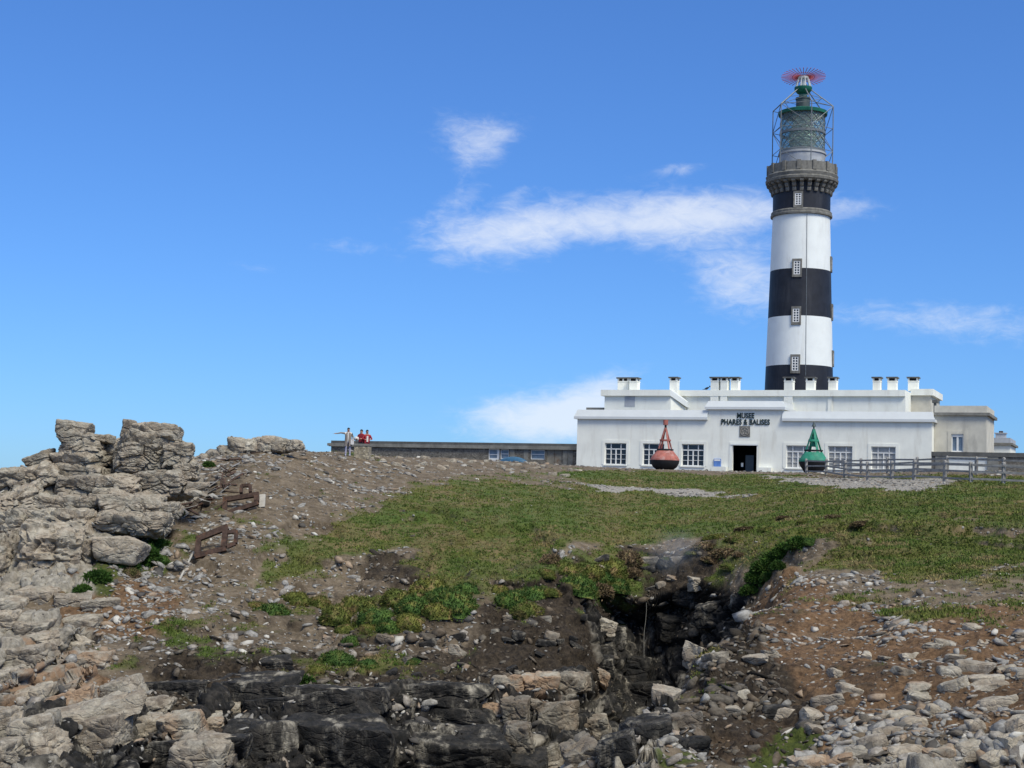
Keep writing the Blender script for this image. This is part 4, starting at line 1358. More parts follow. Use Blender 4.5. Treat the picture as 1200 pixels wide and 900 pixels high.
def lettering(body, px0, px1, py0, py1, name):
    (a, zt_), (b_, zb_) = B(px0, py0), B(px1, py1)
    cu = bpy.data.curves.new(name, 'FONT')
    cu.body = body
    cu.align_x = 'LEFT'
    cu.extrude = 0.5
    cu.offset = 0.018
    cu.space_character = 1.03
    tmp = bpy.data.objects.new('tmp', cu)
    COL.objects.link(tmp)
    bpy.context.view_layer.update()
    me_ = bpy.data.meshes.new_from_object(tmp.evaluated_get(bpy.context.evaluated_depsgraph_get()))
    bpy.data.objects.remove(tmp)
    n = len(me_.vertices)
    co = np.empty(n * 3, np.float32); me_.vertices.foreach_get('co', co)
    co = co.reshape(-1, 3)
    lo, hi = co.min(0), co.max(0)
    t = (co - lo) / (hi - lo)
    new = np.stack([a + t[:, 0] * (b_ - a), -0.075 + (1 - t[:, 2]) * 0.07, zb_ + t[:, 1] * (zt_ - zb_)], 1)
    me_.vertices.foreach_set('co', new.astype(np.float32).ravel())
    me_.flip_normals()
    me_.update()
    me_.name = name
    me_.materials.clear()
    return link(name, me_, M_LETTER, mus)


lettering('MUSEE', 864, 884, 483.8, 490.2, 'sign_lettering')
lettering('PHARES & BALISES', 845.4, 902.2, 491, 498, 'sign_lettering')
(a, zt_), (b_, zb_) = B(866.8, 499.2), B(878.9, 512)
pq = MB().box(a, b_, -.05, -.001, zb_, zt_).build('plaque', M_GRANITE, mus)
cx_, cz_ = (a + b_) / 2, (zb_ + zt_) / 2
hw_ = (b_ - a) / 2
em = MB()
for k in range(20):
    t0, t1 = 2 * math.pi * k / 20, 2 * math.pi * (k + 1) / 20
    em.beam((cx_ + hw_ * .78 * math.cos(t0), -.07, cz_ + hw_ * .78 * math.sin(t0)), (cx_ + hw_ * .78 * math.cos(t1), -.07, cz_ + hw_ * .78 * math.sin(t1)), .05, .05, (0, 1, 0))
for k in range(5):
    t0 = math.pi / 2 + 2 * math.pi * k / 5
    em.box(cx_ + hw_ * .42 * math.cos(t0) - .07, cx_ + hw_ * .42 * math.cos(t0) + .07, -.085, -.051, cz_ + hw_ * .42 * math.sin(t0) - .07, cz_ + hw_ * .42 * math.sin(t0) + .07)
em.build('emblem', M_PALEWOOD, pq)

# upper storey
QA, QB, QC = 3.0, 5.6, 9.5
zu0, zu1 = B(745, 464, QA)[1], B(745, 457, QA)[1]
xa0, xa1 = B(708.5, 470, QA)[0], B(786, 470, QA)[0]
mb = MB()
mb.box(xa0, xa1, QA, 13.1, zcL, zu0)
mb.build('upper_wall', M_WHITE, mus)
MB().box(xa0 - .35, xa1 + .0, QA - .3, 13.1, zu0 + .001, zu1).build('upper_cornice', M_WHITE, mus)
# oblique return wall with its descending coping
xr1 = B(803, 475, QB - .5)[0]
zr1t, zr1b = B(803, 471, QB - .5)[1], B(803, 477.5, QB - .5)[1]
rw = MB()
w0, w1 = (xa1, QA + .05), (xr1, QB - .5)
rw.add([(w0[0], w0[1], zcL), (w1[0], w1[1], zcL), (w1[0], w1[1], zr1b), (w0[0], w0[1], zu0), (w0[0], 7, zcL), (w1[0], 7, zcL), (w1[0], 7, zr1b), (w0[0], 7, zu0)],
       [(0, 1, 2, 3), (4, 7, 6, 5), (1, 5, 6, 2), (3, 2, 6, 7), (0, 3, 7, 4), (0, 4, 5, 1)])
rw.build('stair_wall', M_WHITE, mus)
cpn = MB()
cpn.add([(w0[0] + .002, w0[1] - .3, zu0 + .01), (w1[0] + .25, w1[1] - .25, zr1b + .01), (w1[0] + .25, w1[1] - .25, zr1t), (w0[0] + .002, w0[1] - .3, zu1 - .01),
         (w0[0] + .002, w0[1] + .8, zu0 + .01), (w1[0] + .25, w1[1] + .8, zr1b + .01), (w1[0] + .25, w1[1] + .8, zr1t), (w0[0] + .002, w0[1] + .8, zu1 - .01)],
        [(0, 1, 2, 3), (4, 7, 6, 5), (1, 5, 6, 2), (3, 2, 6, 7), (0, 3, 7, 4), (0, 4, 5, 1)])
cpn.build('stair_coping', M_CORN, mus)
zv0, zv1 = B(930, 464.5, QB)[1], B(930, 457.3, QB)[1]
xb0, xb1 = B(795, 470, QB)[0] - .3, B(1061, 470, QB)[0]
MB().box(xb0, xb1, QB, 13.2, zcL - .2, zv0).build('upper_wall', M_WHITE, mus)
MB().box(xb0 + .4, xb1, QB - .3, 13.2, zv0 + .001, zv1).build('upper_cornice', M_WHITE, mus)
xc1 = B(1090.5, 470, QC)[0]
MB().box(xb1 + .002, xc1, QC, 17, zcR - .2, B(1075, 463.5, QC)[1]).build('upper_wall', M_CREAM, mus)
MB().box(xb1 + .002, xc1 + .3, QC - .3, 17, B(1075, 463.5, QC)[1] + .001, B(1075, 456, QC)[1]).build('upper_cornice', M_WHITE, mus)
(a, t_), (b_, u_) = B(732.2, 464.5, QA), B(744, 476.5, QA)
MB().box(a, b_, QA - .03, QA - .001, u_, t_).build('patch_panel', M_SLATE, mus)
(a, t_), (b_, u_) = B(687, 477.5, 3.4), B(707.4, 483, 3.4)
MB().box(a, b_, 3.4, 9, zcL, t_).build('roof_block', M_CONC, mus)


def chimney(px0, px1, pytop, pybase, q, depth=0.95, caps=1):
    x0, zt_ = B(px0, pytop, q); x1, zb_ = B(px1, pybase, q)
    zs = zt_ - .42
    c_ = MB().box(x0 + .05, x1 - .05, q - .02, q + depth, zb_ - .0, zs - .1).box(x0 + .02, x1 - .02, q - .05, q + depth + .03, zs - .1, zs).build('chimney', M_WHITE, mus)
    p_ = MB()
    for xx in ([x0 + .04, x1 - .2] if caps == 1 else [x0 + .04, (x0 + x1) / 2 - .08, x1 - .2]):
        for yy in (q - .03, q + depth - .14):
            p_.box(xx, xx + .16, yy, yy + .14, zs, zs + .26)
    p_.build('cap_pier', M_WHITE, c_)
    MB().box(x0 - .08, x1 + .08, q - .15, q + depth + .12, zs + .26, zs + .40).build('cap_slab', M_CONCD, c_)
    MB().box(x0 + .21, x1 - .21, q + .02, q + depth - .16, zs, zs + .25).build('flue_shade_block', M_DARK, c_)  # black block fills the opening under the cap, standing in for its shade


for x0, x1, yb, q in ((723.5, 737, 457, 5.0), (737.2, 747, 457.2, 4.4), (784.5, 793.5, 463, 4.4), (832.5, 842, 484, QB - .25), (844, 852.3, 484, QB - .25), (856, 865.5, 458, QB + .2),
                      (918.5, 929, 484, QB - .25), (944, 954.5, 458, QB + .2), (970.3, 980.5, 458, QB + .2), (1022.3, 1032, 458, QB + .6), (1039.5, 1051, 458, QB + 1.2), (1063.5, 1076, 458, QC + .2)):
    chimney(x0, x1, 441.4 + (0.6 if x0 < 760 else 0), yb, q, caps=2 if x0 == 723.5 else 1)
x0 = B(970.3, 470, QB)[0]
MB().box(x0, x0 + .42, QB - .12, QB - .001, zcR, zv0).build('pilaster', M_WHITE, mus)

# ------------------------------------------------------------------ annex, small house, boundary wall to the right
QX = 1.6
ann = empty('annex_building', O_M + U_ * (sR + 3), -TH, 'weathered cream annex with one window joined to the right end of the museum', 'building')
sh = sR + 3
ax0, ax1 = sR + .02 - sh, B(1156, 510, QX)[0] - sh
az1 = B(1120, 487, QX)[1]
(wx0, wzt), (wx1, wz0) = B(1115, 508.5, QX), B(1129, 529.5, QX)
mb = MB()
for r in wall_rects(ax0, ax1, Zb, az1, [(wx0 - sh, wx1 - sh, wz0, wzt)]):
    mb.box(r[0], r[1], QX, QX + .4, r[2], r[3])
mb.box(ax1 - .4, ax1, QX + .4, 9, Zb, az1).box(ax0, ax1, 9, 9.4, Zb, az1)
mb.build('wall', M_CREAM, ann)
MB().box(ax0, ax1 + .3, QX - .3, 9.6, az1 + .001, az1 + .28).build('cornice', M_CONC, ann)
MB().box(ax0, ax1 + .02, QX - .02, 9.4, az1 + .282, az1 + .95).build('parapet', M_CREAM, ann)
mb = MB(); a, b_, c0, c1 = wx0 - sh, wx1 - sh, wz0, wzt
mb.box(a, a + .1, QX + .1, QX + .18, c0, c1).box(b_ - .1, b_, QX + .1, QX + .18, c0, c1).box(a + .1, b_ - .1, QX + .1, QX + .18, c0, c0 + .1).box(a + .1, b_ - .1, QX + .08, QX + .18, c1 - .28, c1).box((a + b_) / 2 - .09, (a + b_) / 2 + .09, QX + .1, QX + .18, c0 + .1, c1 - .28)
wo = mb.build('window', M_FRAME, ann)
MB().box(a, b_, QX + .18, QX + .2, c0, c1).build('pane', M_BLUEGLASS, wo)
mb = MB()
for r in ((a - .35, a - .001, c0, c1 + .3), (b_ + .001, b_ + .35, c0, c1 + .3), (a, b_, c1 + .001, c1 + .3)):
    mb.box(r[0], r[1], QX - .04, QX - .001, r[2], r[3])
mb.build('surround', M_CREAM, wo)
a_, zt_ = B(1094, 472, 6); 
vt = MB().box(a_ - sh, a_ - sh + .25, 6, 6.3, az1, zt_).build('vent_pipe', M_CONC, ann)
MB().box(a_ - sh - .12, a_ - sh + .4, 5.85, 6.45, zt_, zt_ + .3).build('vent_cowl', M_CONCD, vt)

QS = 16.0
sm = empty('small_house', O_M + U_ * (B(1170, 520, QS)[0]), -TH, 'small grey-blue flat-roofed house half hidden at the far right edge', 'building')
sh2 = B(1170, 520, QS)[0]
hx0, hx1 = B(1152, 525, QS)[0] - sh2, B(1184, 525, QS)[0] - sh2
z0_, z1_, z2_ = B(1170, 521.5, QS)[1], B(1170, 519, QS)[1], B(1170, 513, QS)[1]
MB().box(hx0, hx1, QS, QS + 7, Zb, z0_).build('wall', M_WHITE, sm)
MB().box(hx0, hx1 + .25, QS - .25, QS + 7.2, z0_ + .001, z1_).build('cornice', M_CONC, sm)
MB().box(hx0, hx1, QS, QS + 7, z1_ + .001, z2_).build('parapet', M_SLATE, sm)
cx0, cx1 = B(1166.5, 510, QS + 1)[0] - sh2, B(1178.5, 510, QS + 1)[0] - sh2
ch_ = MB().box(cx0, cx1, QS + 1, QS + 2, z1_, B(1170, 508, QS + 1)[1]).box(cx0 - .1, cx1 + .1, QS + .9, QS + 2.1, B(1170, 508, QS + 1)[1] + .001, B(1170, 507, QS + 1)[1]).build('chimney', M_SLATE, sm)
for k in (.42, .6):
    xx = cx0 + (cx1 - cx0) * k
    MB().tube((xx, QS + 1.5, B(1170, 507, QS + 1)[1]), (xx, QS + 1.5, B(1170, 504.8, QS + 1)[1]), .12).build('chimney_pot', M_RUST, ch_)

QW = -2.5
bw = empty('boundary_wall', O_M + U_ * (sR + 6) + V_ * QW, -TH, 'grey rubble boundary wall with dark coping running right from the museum', 'wall')
sh3 = sR + 6
zw1, zw0 = B(1140, 530, QW)[1], B(1140, 535, QW)[1]
bx0, bx1 = B(1091.5, 540, QW)[0] - sh3, B(1330, 545, QW)[0] - sh3
gx0, gx1 = B(1109, 540, QW)[0] - sh3, B(1157, 540, QW)[0] - sh3
MB().box(bx0, gx0, 0, .5, Zb, zw0).box(gx1, bx1, 0, .5, Zb, zw0).build('masonry', M_RUBBLE, bw)
MB().box(gx0, gx1, .1, .4, Zb, zw0 - .08).build('white_panel', M_WHITE, bw)
for xx in (gx0 - 1.0, gx1 + .02):
    MB().box(xx, xx + .95, -.08, .58, Zb, zw0).build('pier', M_CONC, bw)
MB().box(bx0, bx1, -.12, .62, zw0 + .001, zw1).build('coping', M_CONCD, bw)

# ------------------------------------------------------------------ low stone building to the left
QL = 8.0
sh4 = B(530, 530, QL)[0]
lo = empty('low_building', O_M + U_ * sh4 + V_ * QL, -TH, 'long low grey stone shed with a dark flat roof left of the museum', 'building')
lx0, lx1 = B(388, 525, QL)[0] - sh4, sL - .6 - sh4
zr1, zr0 = B(530, 518.2, QL)[1], B(530, 525.2, QL)[1]
lh = []
for x0, x1, y0, y1 in ((572.5, 585, 526, 541), (586.5, 596, 526.5, 538), (622, 638, 527, 538.5), (641, 658, 526.5, 541)):
    (a, t_), (b_, u_) = B(x0, y0, QL), B(x1, y1, QL)
    lh.append((a - sh4, b_ - sh4, u_ - (.6 if y1 > 540 else 0), t_))
mb = MB()
for r in wall_rects(lx0, lx1, Zb, zr0, lh):
    mb.box(r[0], r[1], 0, .4, r[2], r[3])
mb.box(lx0, lx0 + .4, .4, 7, Zb, zr0).box(lx0, lx1, 7, 7.4, Zb, zr0)
mb.build('wall', M_RUBBLE, lo)
MB().box(lx0 - .2, lx1, -.25, 7.6, zr0 + .001, zr1 - .3).build('roof_fascia', M_CONC, lo)
MB().box(lx0 + .05, lx1, -.15, 7.5, zr1 - .299, zr1).build('roof', M_CONCD, lo)
MB().box(lx0 - .35, lx0 + .1, -.35, 7.7, zr1 - .62, zr1 - .32).build('roof_end', M_CONC, lo)
for k, h_ in enumerate(lh):
    a, b_, c0, c1 = h_
    if k in (1, 2):
        m_ = MB().box(a, a + .08, .1, .18, c0, c1).box(b_ - .08, b_, .1, .18, c0, c1).box(a + .08, b_ - .08, .1, .18, c0, c0 + .08).box(a + .08, b_ - .08, .1, .18, c1 - .08, c1).box(a + .08, b_ - .08, .11, .17, c0 + (c1 - c0) * .5, c0 + (c1 - c0) * .5 + .07)
        w_o = m_.build('window', M_FRAME, lo)
        MB().box(a, b_, .18, .2, c0, c1).build('pane', M_BLUEGLASS, w_o)
    elif k == 0:
        m_ = MB().box(a, a + .1, .1, .18, c0, c1).box(b_ - .32, b_, .1, .18, c0, c1).box(a + .1, b_ - .32, .1, .18, c0, c0 + .9)
        for zz_ in (c0 + .9, c0 + 1.35, c1 - .1):
            m_.box(a + .1, b_ - .32, .101, .179, zz_, zz_ + .09)
        d_o = m_.build('door', M_FRAME, lo)
        MB().box(a, b_, .18, .2, c0, c1).build('pane', M_BLUEGLASS, d_o)
    else:
        d_o = MB().box(a, (a + b_) / 2 - .02, .1, .16, c0, c1).box((a + b_) / 2 + .02, b_, .1, .16, c0, c1).build('door', M_RUSTDOOR, lo)
        d_o['label'] = 'grey double door with rust streaks'
for px in (598, 614, 660, 666):
    xx = B(px, 530, QL)[0] - sh4
    MB().box(xx, xx + .55, -.06, -.001, Zb, zr0).build('pilaster', M_CONC, lo)
# blue upturned boat in front of the shed
(bx_a, bz_t), (bx_b, bz_b) = B(587, 534.8, QL - 3), B(619, 542, QL - 3)
boat = MB()
n_ = 14
prof = []
for i in range(n_ + 1):
    t = i / n_
    x = bx_a + (bx_b - bx_a) * t
    wd = 0.62 * math.pow(max(0.0, math.sin(math.pi * min(1, .12 + t * .86))), .5)
    hh = (bz_t - bz_b + .5) * math.pow(max(0.02, math.sin(math.pi * min(.995, .10 + t * .88))), .35)
    prof.append((x, wd, hh))
for i, (x, wd, hh) in enumerate(prof):
    for k in range(9):
        a_ = math.pi * k / 8
        boat.v.append((x, QL - 3 + wd * math.cos(a_), bz_b - .5 + hh * math.pow(math.sin(a_), .6) if k not in (0, 8) else bz_b - .5))
for i in range(n_):
    for k in range(8):
        o0 = i * 9 + k
        boat.f.append((o0, o0 + 9, o0 + 10, o0 + 1))
bo_ = boat.build('upturned_boat', M_BOAT, None, True)
bo_.location = O_M; bo_.rotation_euler = (0, 0, -TH)
tag(bo_, 'low dark blue upturned hull lying before the stone shed', 'boat')

# ------------------------------------------------------------------ the lighthouse
DT = 195.0
TB = at(935.4, 500, DT)
TAXIS = Vector((TB.x, TB.y, 0))
gz = 3.4
lt = empty('lighthouse', (TB.x, TB.y, gz), -math.atan2(TB.x, TB.y), 'tall black and white banded lighthouse rising behind the museum', 'lighthouse')
# local frame: -y faces the camera, x to the right


def tz(py, r=0.0):
    """height over the tower foot of photo row py on the front of radius r"""
    d = ray(937.5, py)
    return d.z * (DT - r) - gz


K = DT / F
zg = 0.0
zA, zB_, zC, zD, zE = tz(427, 4.4), tz(369.4, 4.2), tz(313.6, 4.0), tz(249.5, 3.85), tz(242, 3.9)


def rr_(py):
    """shaft radius at photo row"""
    return (33.5 + (py - 250) / 200.0 * 6.0) * K


shaft = [('black_band', M_BLACKP, 470, 427, zg, zA), ('white_band', M_WHITEP, 427, 369.4, zA, zB_), ('black_band', M_BLACKP, 369.4, 313.6, zB_, zC), ('white_band', M_WHITEP, 313.6, 249.5, zC, zD)]
for nm, mt, p0, p1, z0_, z1_ in shaft:
    pr_ = []
    n_ = 6
    for i in range(n_ + 1):
        t = i / n_
        pp = p0 + (p1 - p0) * t
        if nm == 'black_band' and p0 == 470:
            pp = 550 + (427 - 550) * t
        pr_.append((rr_(pp), z0_ + (z1_ - z0_) * t))
    MB().lathe(pr_, 96).build(nm, mt, lt, True)
rn = 33.6 * K
MB().lathe([(rn, zD), (36.0 * K, zD + .05), (36.2 * K, zD + .28), (35.4 * K, zD + .36), (35.6 * K, zD + .62), (34.6 * K, zD + .75), (rn, zD + .8)], 96).build('ring_moulding', M_GRANITE, lt, auto=40)
zF = tz(222, 3.9)
zG, zH = tz(208.5, 4.6), tz(200, 4.8)
MB().lathe([(rn, zD + .8), (rn, zF), (rn, zG + .2)], 96).build('black_band', M_BLACKP, lt, True)
NCB = 26
cbm = MB()
rc = rn
cz0, cz1 = tz(222, 4.2), zG
hgt = cz1 - cz0
prof_c = [(rc - .1, cz0), (rc + .22, cz0), (rc + .30, cz0 + hgt * .22), (rc + .24, cz0 + hgt * .34), (rc + .48, cz0 + hgt * .45), (rc + .58, cz0 + hgt * .62), (rc + .5, cz0 + hgt * .7), (rc + .85, cz0 + hgt * .85), (rc + .9, cz1), (rc - .1, cz1)]
for sgn in (-1, 1):
    cbm.v += [(r_, sgn * .24, z_) for r_, z_ in prof_c]
nP = len(prof_c)
cbm.f += [tuple(range(nP)), tuple(range(2 * nP - 1, nP - 1, -1))] + [(k, k + nP, (k + 1) % nP + nP, (k + 1) % nP) for k in range(nP)]
c0_ = cbm.build('corbel', M_GRANITE, lt)
for k in range(NCB):
    o_ = c0_ if k == 0 else c0_.copy()
    if k: COL.objects.link(o_)
    o_.rotation_euler = (0, 0, 2 * math.pi * (k + .5) / NCB)
r43, r40 = 42.3 * K, 40.3 * K
MB().lathe([(rn, zG - .1), (r43 - .35, zG - .1), (r43, zG + .15), (r43 + .05, zG + .45), (r43 - .1, zG + .6), (r43 + .02, zH + .1), (r40 + .02, zH + .35), (rn, zH + .35)], 96).build('gallery_cornice', M_GRANITE, lt, auto=35)
zP = tz(187.2, 4.6)
MB().lathe([(r40, zH + .3), (r40, zP), (r40 - .35, zP), (r40 - .35, zH + .3)], 96, close=True).build('gallery_parapet', M_GRANITE, lt, auto=40)
pm_ = MB().box(r40 - .4, r40 + .14, -.24, .24, zH + .36, zP + .12).build('parapet_post', M_GRANITE, lt)
for k in range(14):
    o_ = pm_ if k == 0 else pm_.copy()
    if k: COL.objects.link(o_)
    o_.rotation_euler = (0, 0, 2 * math.pi * (k + .3) / 14)
# lantern room
zL0, zL1, zLm, zLt = zH + .3, tz(174.5, 2.9), tz(150.5, 2.9), tz(128.5, 2.9)
r26 = 26.2 * K
lan = MB().lathe([(r26 + .1, zL0), (r26 + .1, zL1 - .3), (r26 + .22, zL1 - .25), (r26 + .22, zL1), (r26 - .1, zL1)], 64).build('lantern_base', M_SLATE, lt, auto=40)
for zz_, hh in ((zL1 + .01, .35), (zLm - .2, .35)):
    MB().lathe([(r26 + .1, zz_), (r26 + .1, zz_ + hh), (r26 - .15, zz_ + hh), (r26 - .15, zz_)], 64, close=True).build('lantern_ring', M_STEEL, lt, auto=40)
NPAN = 16
for tier, (za, zb2) in enumerate(((zL1 + .37, zLm - .21), (zLm + .16, zLt))):
    for k in range(NPAN):
        t0, t1 = 2 * math.pi * k / NPAN, 2 * math.pi * (k + 1) / NPAN
        g_ = MB()
        g_.v = [(r26 * math.cos(t) * s_, r26 * math.sin(t) * s_, z) for s_ in (1, .992) for z in (za, zb2) for t in (t0, t1)]
        g_.f = [(0, 1, 3, 2), (4, 6, 7, 5), (0, 2, 6, 4), (1, 5, 7, 3), (0, 4, 5, 1), (2, 3, 7, 6)]
        g_.build('lantern_pane', M_LGLASS, lt)
    ab = MB()
    for k in range(NPAN):
        t0, t1, tm = 2 * math.pi * k / NPAN, 2 * math.pi * (k + 1) / NPAN, 2 * math.pi * (k + 2) / NPAN
        pt = lambda t, z: (r26 * 1.012 * math.cos(t), r26 * 1.012 * math.sin(t), z)
        ab.tube(pt(t0, za), pt(t1, (za + zb2) / 2), .035, n=5).tube(pt(t1, (za + zb2) / 2), pt(t0, zb2), .035, n=5)
        ab.tube(pt(t1, za), pt(t0, (za + zb2) / 2), .035, n=5).tube(pt(t0, (za + zb2) / 2), pt(t1, zb2), .035, n=5)
    ab.build('astragal', M_STEEL, lt)
opt = []
n_ = 26
for i in range(n_ + 1):
    t = i / n_
    opt.append((.9 + .85 * math.sin(math.pi * t) + (.10 if i % 2 else 0), zL1 - .6 + (zLt - zL1 + .2) * t))
MB().lathe(opt, 28).build('optic', M_BRASS, lt)
MB().tube((0, 0, zL0), (0, 0, zL1 - .6), .7, n=16).build('optic_pedestal', M_STEELD, lt)
MB().lathe([(r26 * .96, zL0 + .02), (.01, zL0 + .021)], 48).build('lantern_floor', M_CONC, lt)
r28 = 28.6 * K
MB().lathe([(r26 - .2, zLt), (r28, zLt - .05), (r28 + .05, zLt + .35), (r28 - .3, zLt + .5), (r26 * .8, zLt + .62), (10.5 * K, zLt + .85), (.02, zLt + .9)], 64).build('lantern_roof', M_GREEN, lt, auto=30)
zV = zLt + .75
MB().lathe([(9.8 * K, zV), (9.8 * K, zV + .25), (8.3 * K, zV + .3), (8.3 * K, zV + 1.35), (9.0 * K, zV + 1.4), (9.0 * K, zV + 1.6), (.02, zV + 1.75)], 32).build('vent_drum', M_STEELD, lt, auto=40)
# steel cage round the lantern carrying the aerial
hx = [rad(-90 + 16 + 60 * k) for k in range(6)]
rC = 36.3 * K
zCt = tz(127.5, 0)
zHub = tz(106, 0)
for k in range(6):
    a, b_ = hx[k], hx[(k + 1) % 6]
    P0 = lambda t, z, r_=rC: (r_ * math.cos(t), r_ * math.sin(t), z)
    MB().tube(P0(a, zH + .4), P0(a, zCt), .075, n=6).tube(P0(a, zCt), P0(a, zHub, 9.5 * K), .075, n=6).build('cage_leg', M_STEEL, lt)
    br = MB()
    zz_ = [zH + .4 + (zCt - zH - .4) * j / 3 for j in range(4)]
    for j in range(3):
        if (j + k) % 2 == 0:
            br.tube(P0(a, zz_[j]), P0(b_, zz_[j + 1]), .045, n=5)
        else:
            br.tube(P0(b_, zz_[j]), P0(a, zz_[j + 1]), .045, n=5)
        br.tube(P0(a, zz_[j + 1]), P0(b_, zz_[j + 1]), .045, n=5)
    zm = (zCt + zHub) / 2; rm_ = (rC + 9.5 * K) / 2
    br.tube(P0(a, zm, rm_), P0(b_, zm, rm_), .035, n=5).tube(P0(a, zCt), P0(b_, zm, rm_), .035, n=5)
    br.build('cage_brace', M_STEEL, lt)
zHu, zHt = tz(109.5, 0), tz(102.5, 0)
MB().lathe([(.02, zHu - .9), (.5, zHu - .9), (.55, zHu - .1), (7 * K, zHu), (10.4 * K, zHu + .45), (10.4 * K, zHt), (9 * K, zHt + .02), (.02, zHt + .03)], 24).build('aerial_platform', M_GREEN, lt, auto=40)
zDisc = tz(90.5, 0)
for k in range(10):
    t = 2 * math.pi * k / 10
    MB().tube((9.3 * K * math.cos(t), 9.3 * K * math.sin(t), zHt), (6.5 * K * math.cos(t), 6.5 * K * math.sin(t), zDisc - .25), .07, n=6).build('aerial_post', M_FRAME, lt)
MB().lathe([(.02, zHt), (.38, zHt), (.38, zDisc - .3), (.7, zDisc - .2), (.7, zDisc + .05), (.02, zDisc + .1)], 20).build('aerial_hub', M_FRAME, lt, auto=40)
rod = MB().tube((.5, 0, 0), (26.2 * K, 0, .05), .045, n=6)
rod.tube((13 * K, 0, .02), (13 * K * math.cos(2 * math.pi / 36), 13 * K * math.sin(2 * math.pi / 36), .02), .03, n=5)
tiltm = Matrix.Rotation(rad(-9), 4, 'X')
r0_ = rod.build('aerial_rod', M_RED, lt)
for k in range(36):
    o_ = r0_ if k == 0 else r0_.copy()
    if k: COL.objects.link(o_)
    o_.matrix_local = Matrix.Translation((0, 0, zDisc)) @ tiltm @ Matrix.Rotation(2 * math.pi * k / 36, 4, 'Z')
# tower windows: grey stone surround, white frame, dark pane


def tower_window(py0, py1, ang, halfw=0.62):
    r_ = rr_((py0 + py1) / 2) if py0 > 245 else rn
    z0_, z1_ = tz(py1, r_), tz(py0, r_)
    rot_ = Matrix.Rotation(ang, 4, 'Z')
    yo = -(r_ + .16)
    s_ = MB()
    fw = .2
    s_.box(-halfw, -halfw + fw, yo, yo + .7, z0_, z1_).box(halfw - fw, halfw, yo, yo + .7, z0_, z1_).box(-halfw + fw, halfw - fw, yo, yo + .7, z0_, z0_ + .34).box(-halfw + fw, halfw - fw, yo, yo + .7, z1_ - .3, z1_)
    w_ = s_.build('window', M_GRANITE, lt)
    w_.matrix_local = rot_
    fr_ = MB()
    a, b_, c0, c1 = -halfw + fw, halfw - fw, z0_ + .34, z1_ - .3
    fr_.box(a, a + .13, yo + .03, yo + .08, c0, c1).box(b_ - .13, b_, yo + .03, yo + .08, c0, c1).box(-.06, .06, yo + .03, yo + .08, c0, c1)
    for j in range(6):
        zz_ = c0 + (c1 - c0 - .1) * j / 5
        fr_.box(a + .13, -.061, yo + .031, yo + .079, zz_, zz_ + .1).box(.061, b_ - .13, yo + .031, yo + .079, zz_, zz_ + .1)
    fr_.build('frame', M_FRAME, w_)
    MB().box(a, b_, yo + .082, yo + .11, c0, c1).build('pane', M_GLASS, w_)


fa = -rad(6.5)
for p0, p1 in ((303, 324.5), (359, 380.5), (415.3, 437.5), (223.5, 243)):
    tower_window(p0, p1, fa)
for p0, p1 in ((296, 314), (352, 371), (407, 426)):
    tower_window(p0, p1, rad(84))
cb_ = MB()
ca = rad(-90 + 11)
pts = [(rr_(p) + .03, tz(p, rr_(p))) for p in (250, 300, 350, 400, 440)]
for (r0a, z0a), (r1a, z1a) in zip(pts[:-1], pts[1:]):
    cb_.tube((r0a * math.cos(ca), r0a * math.sin(ca), z0a), (r1a * math.cos(ca), r1a * math.sin(ca), z1a), .035, n=5)
cb_.build('lightning_cable', M_STEEL, lt)

# bird on the museum roof
bxl, bzl = B(828, 455.6, QB)
bd = MB().lathe([(.02, -.26), (.09, -.2), (.13, -.05), (.12, .1), (.06, .22), (.02, .27)], 10)
bd.v = [(z, y, .2 + x * .9 + z * .35) for x, y, z in bd.v]
bdo = bd.build('perched_bird', simple('dark_feathers', (0.03, 0.03, 0.035), .8), None, True)
bdo.location = O_M + U_ * bxl + V_ * (QB + .1) + Vector((0, 0, zv1 + .02)); bdo.rotation_euler = (0, 0, -TH)
tag(bdo, 'small dark bird perched on the museum roof edge', 'bird')
hd = MB().lathe([(.01, -.09), (.075, -.03), (.08, .03), (.04, .09), (.008, .17)], 8)
hd.v = [(.30 + z * .8, y, .40 + x) for x, y, z in hd.v]
hd.build('head', bdo.data.materials[0], bdo, True)
lg = MB()
for yy in (-.04, .04):
    lg.tube((.02, yy, 0), (.02, yy, .14), .012, n=4)
lg.build('leg', bdo.data.materials[0], bdo)
tl = MB().box(-.46, -.22, -.05, .05, .07, .11)
tl.build('tail', bdo.data.materials[0], bdo)

# ------------------------------------------------------------------ buoys


def ring(mb_, r, z, th, n=16):
    for k in range(n):
        t0, t1 = 2 * math.pi * k / n, 2 * math.pi * (k + 1) / n
        mb_.beam((r * math.cos(t0), r * math.sin(t0), z), (r * math.cos(t1), r * math.sin(t1), z), th, th)
    return mb_


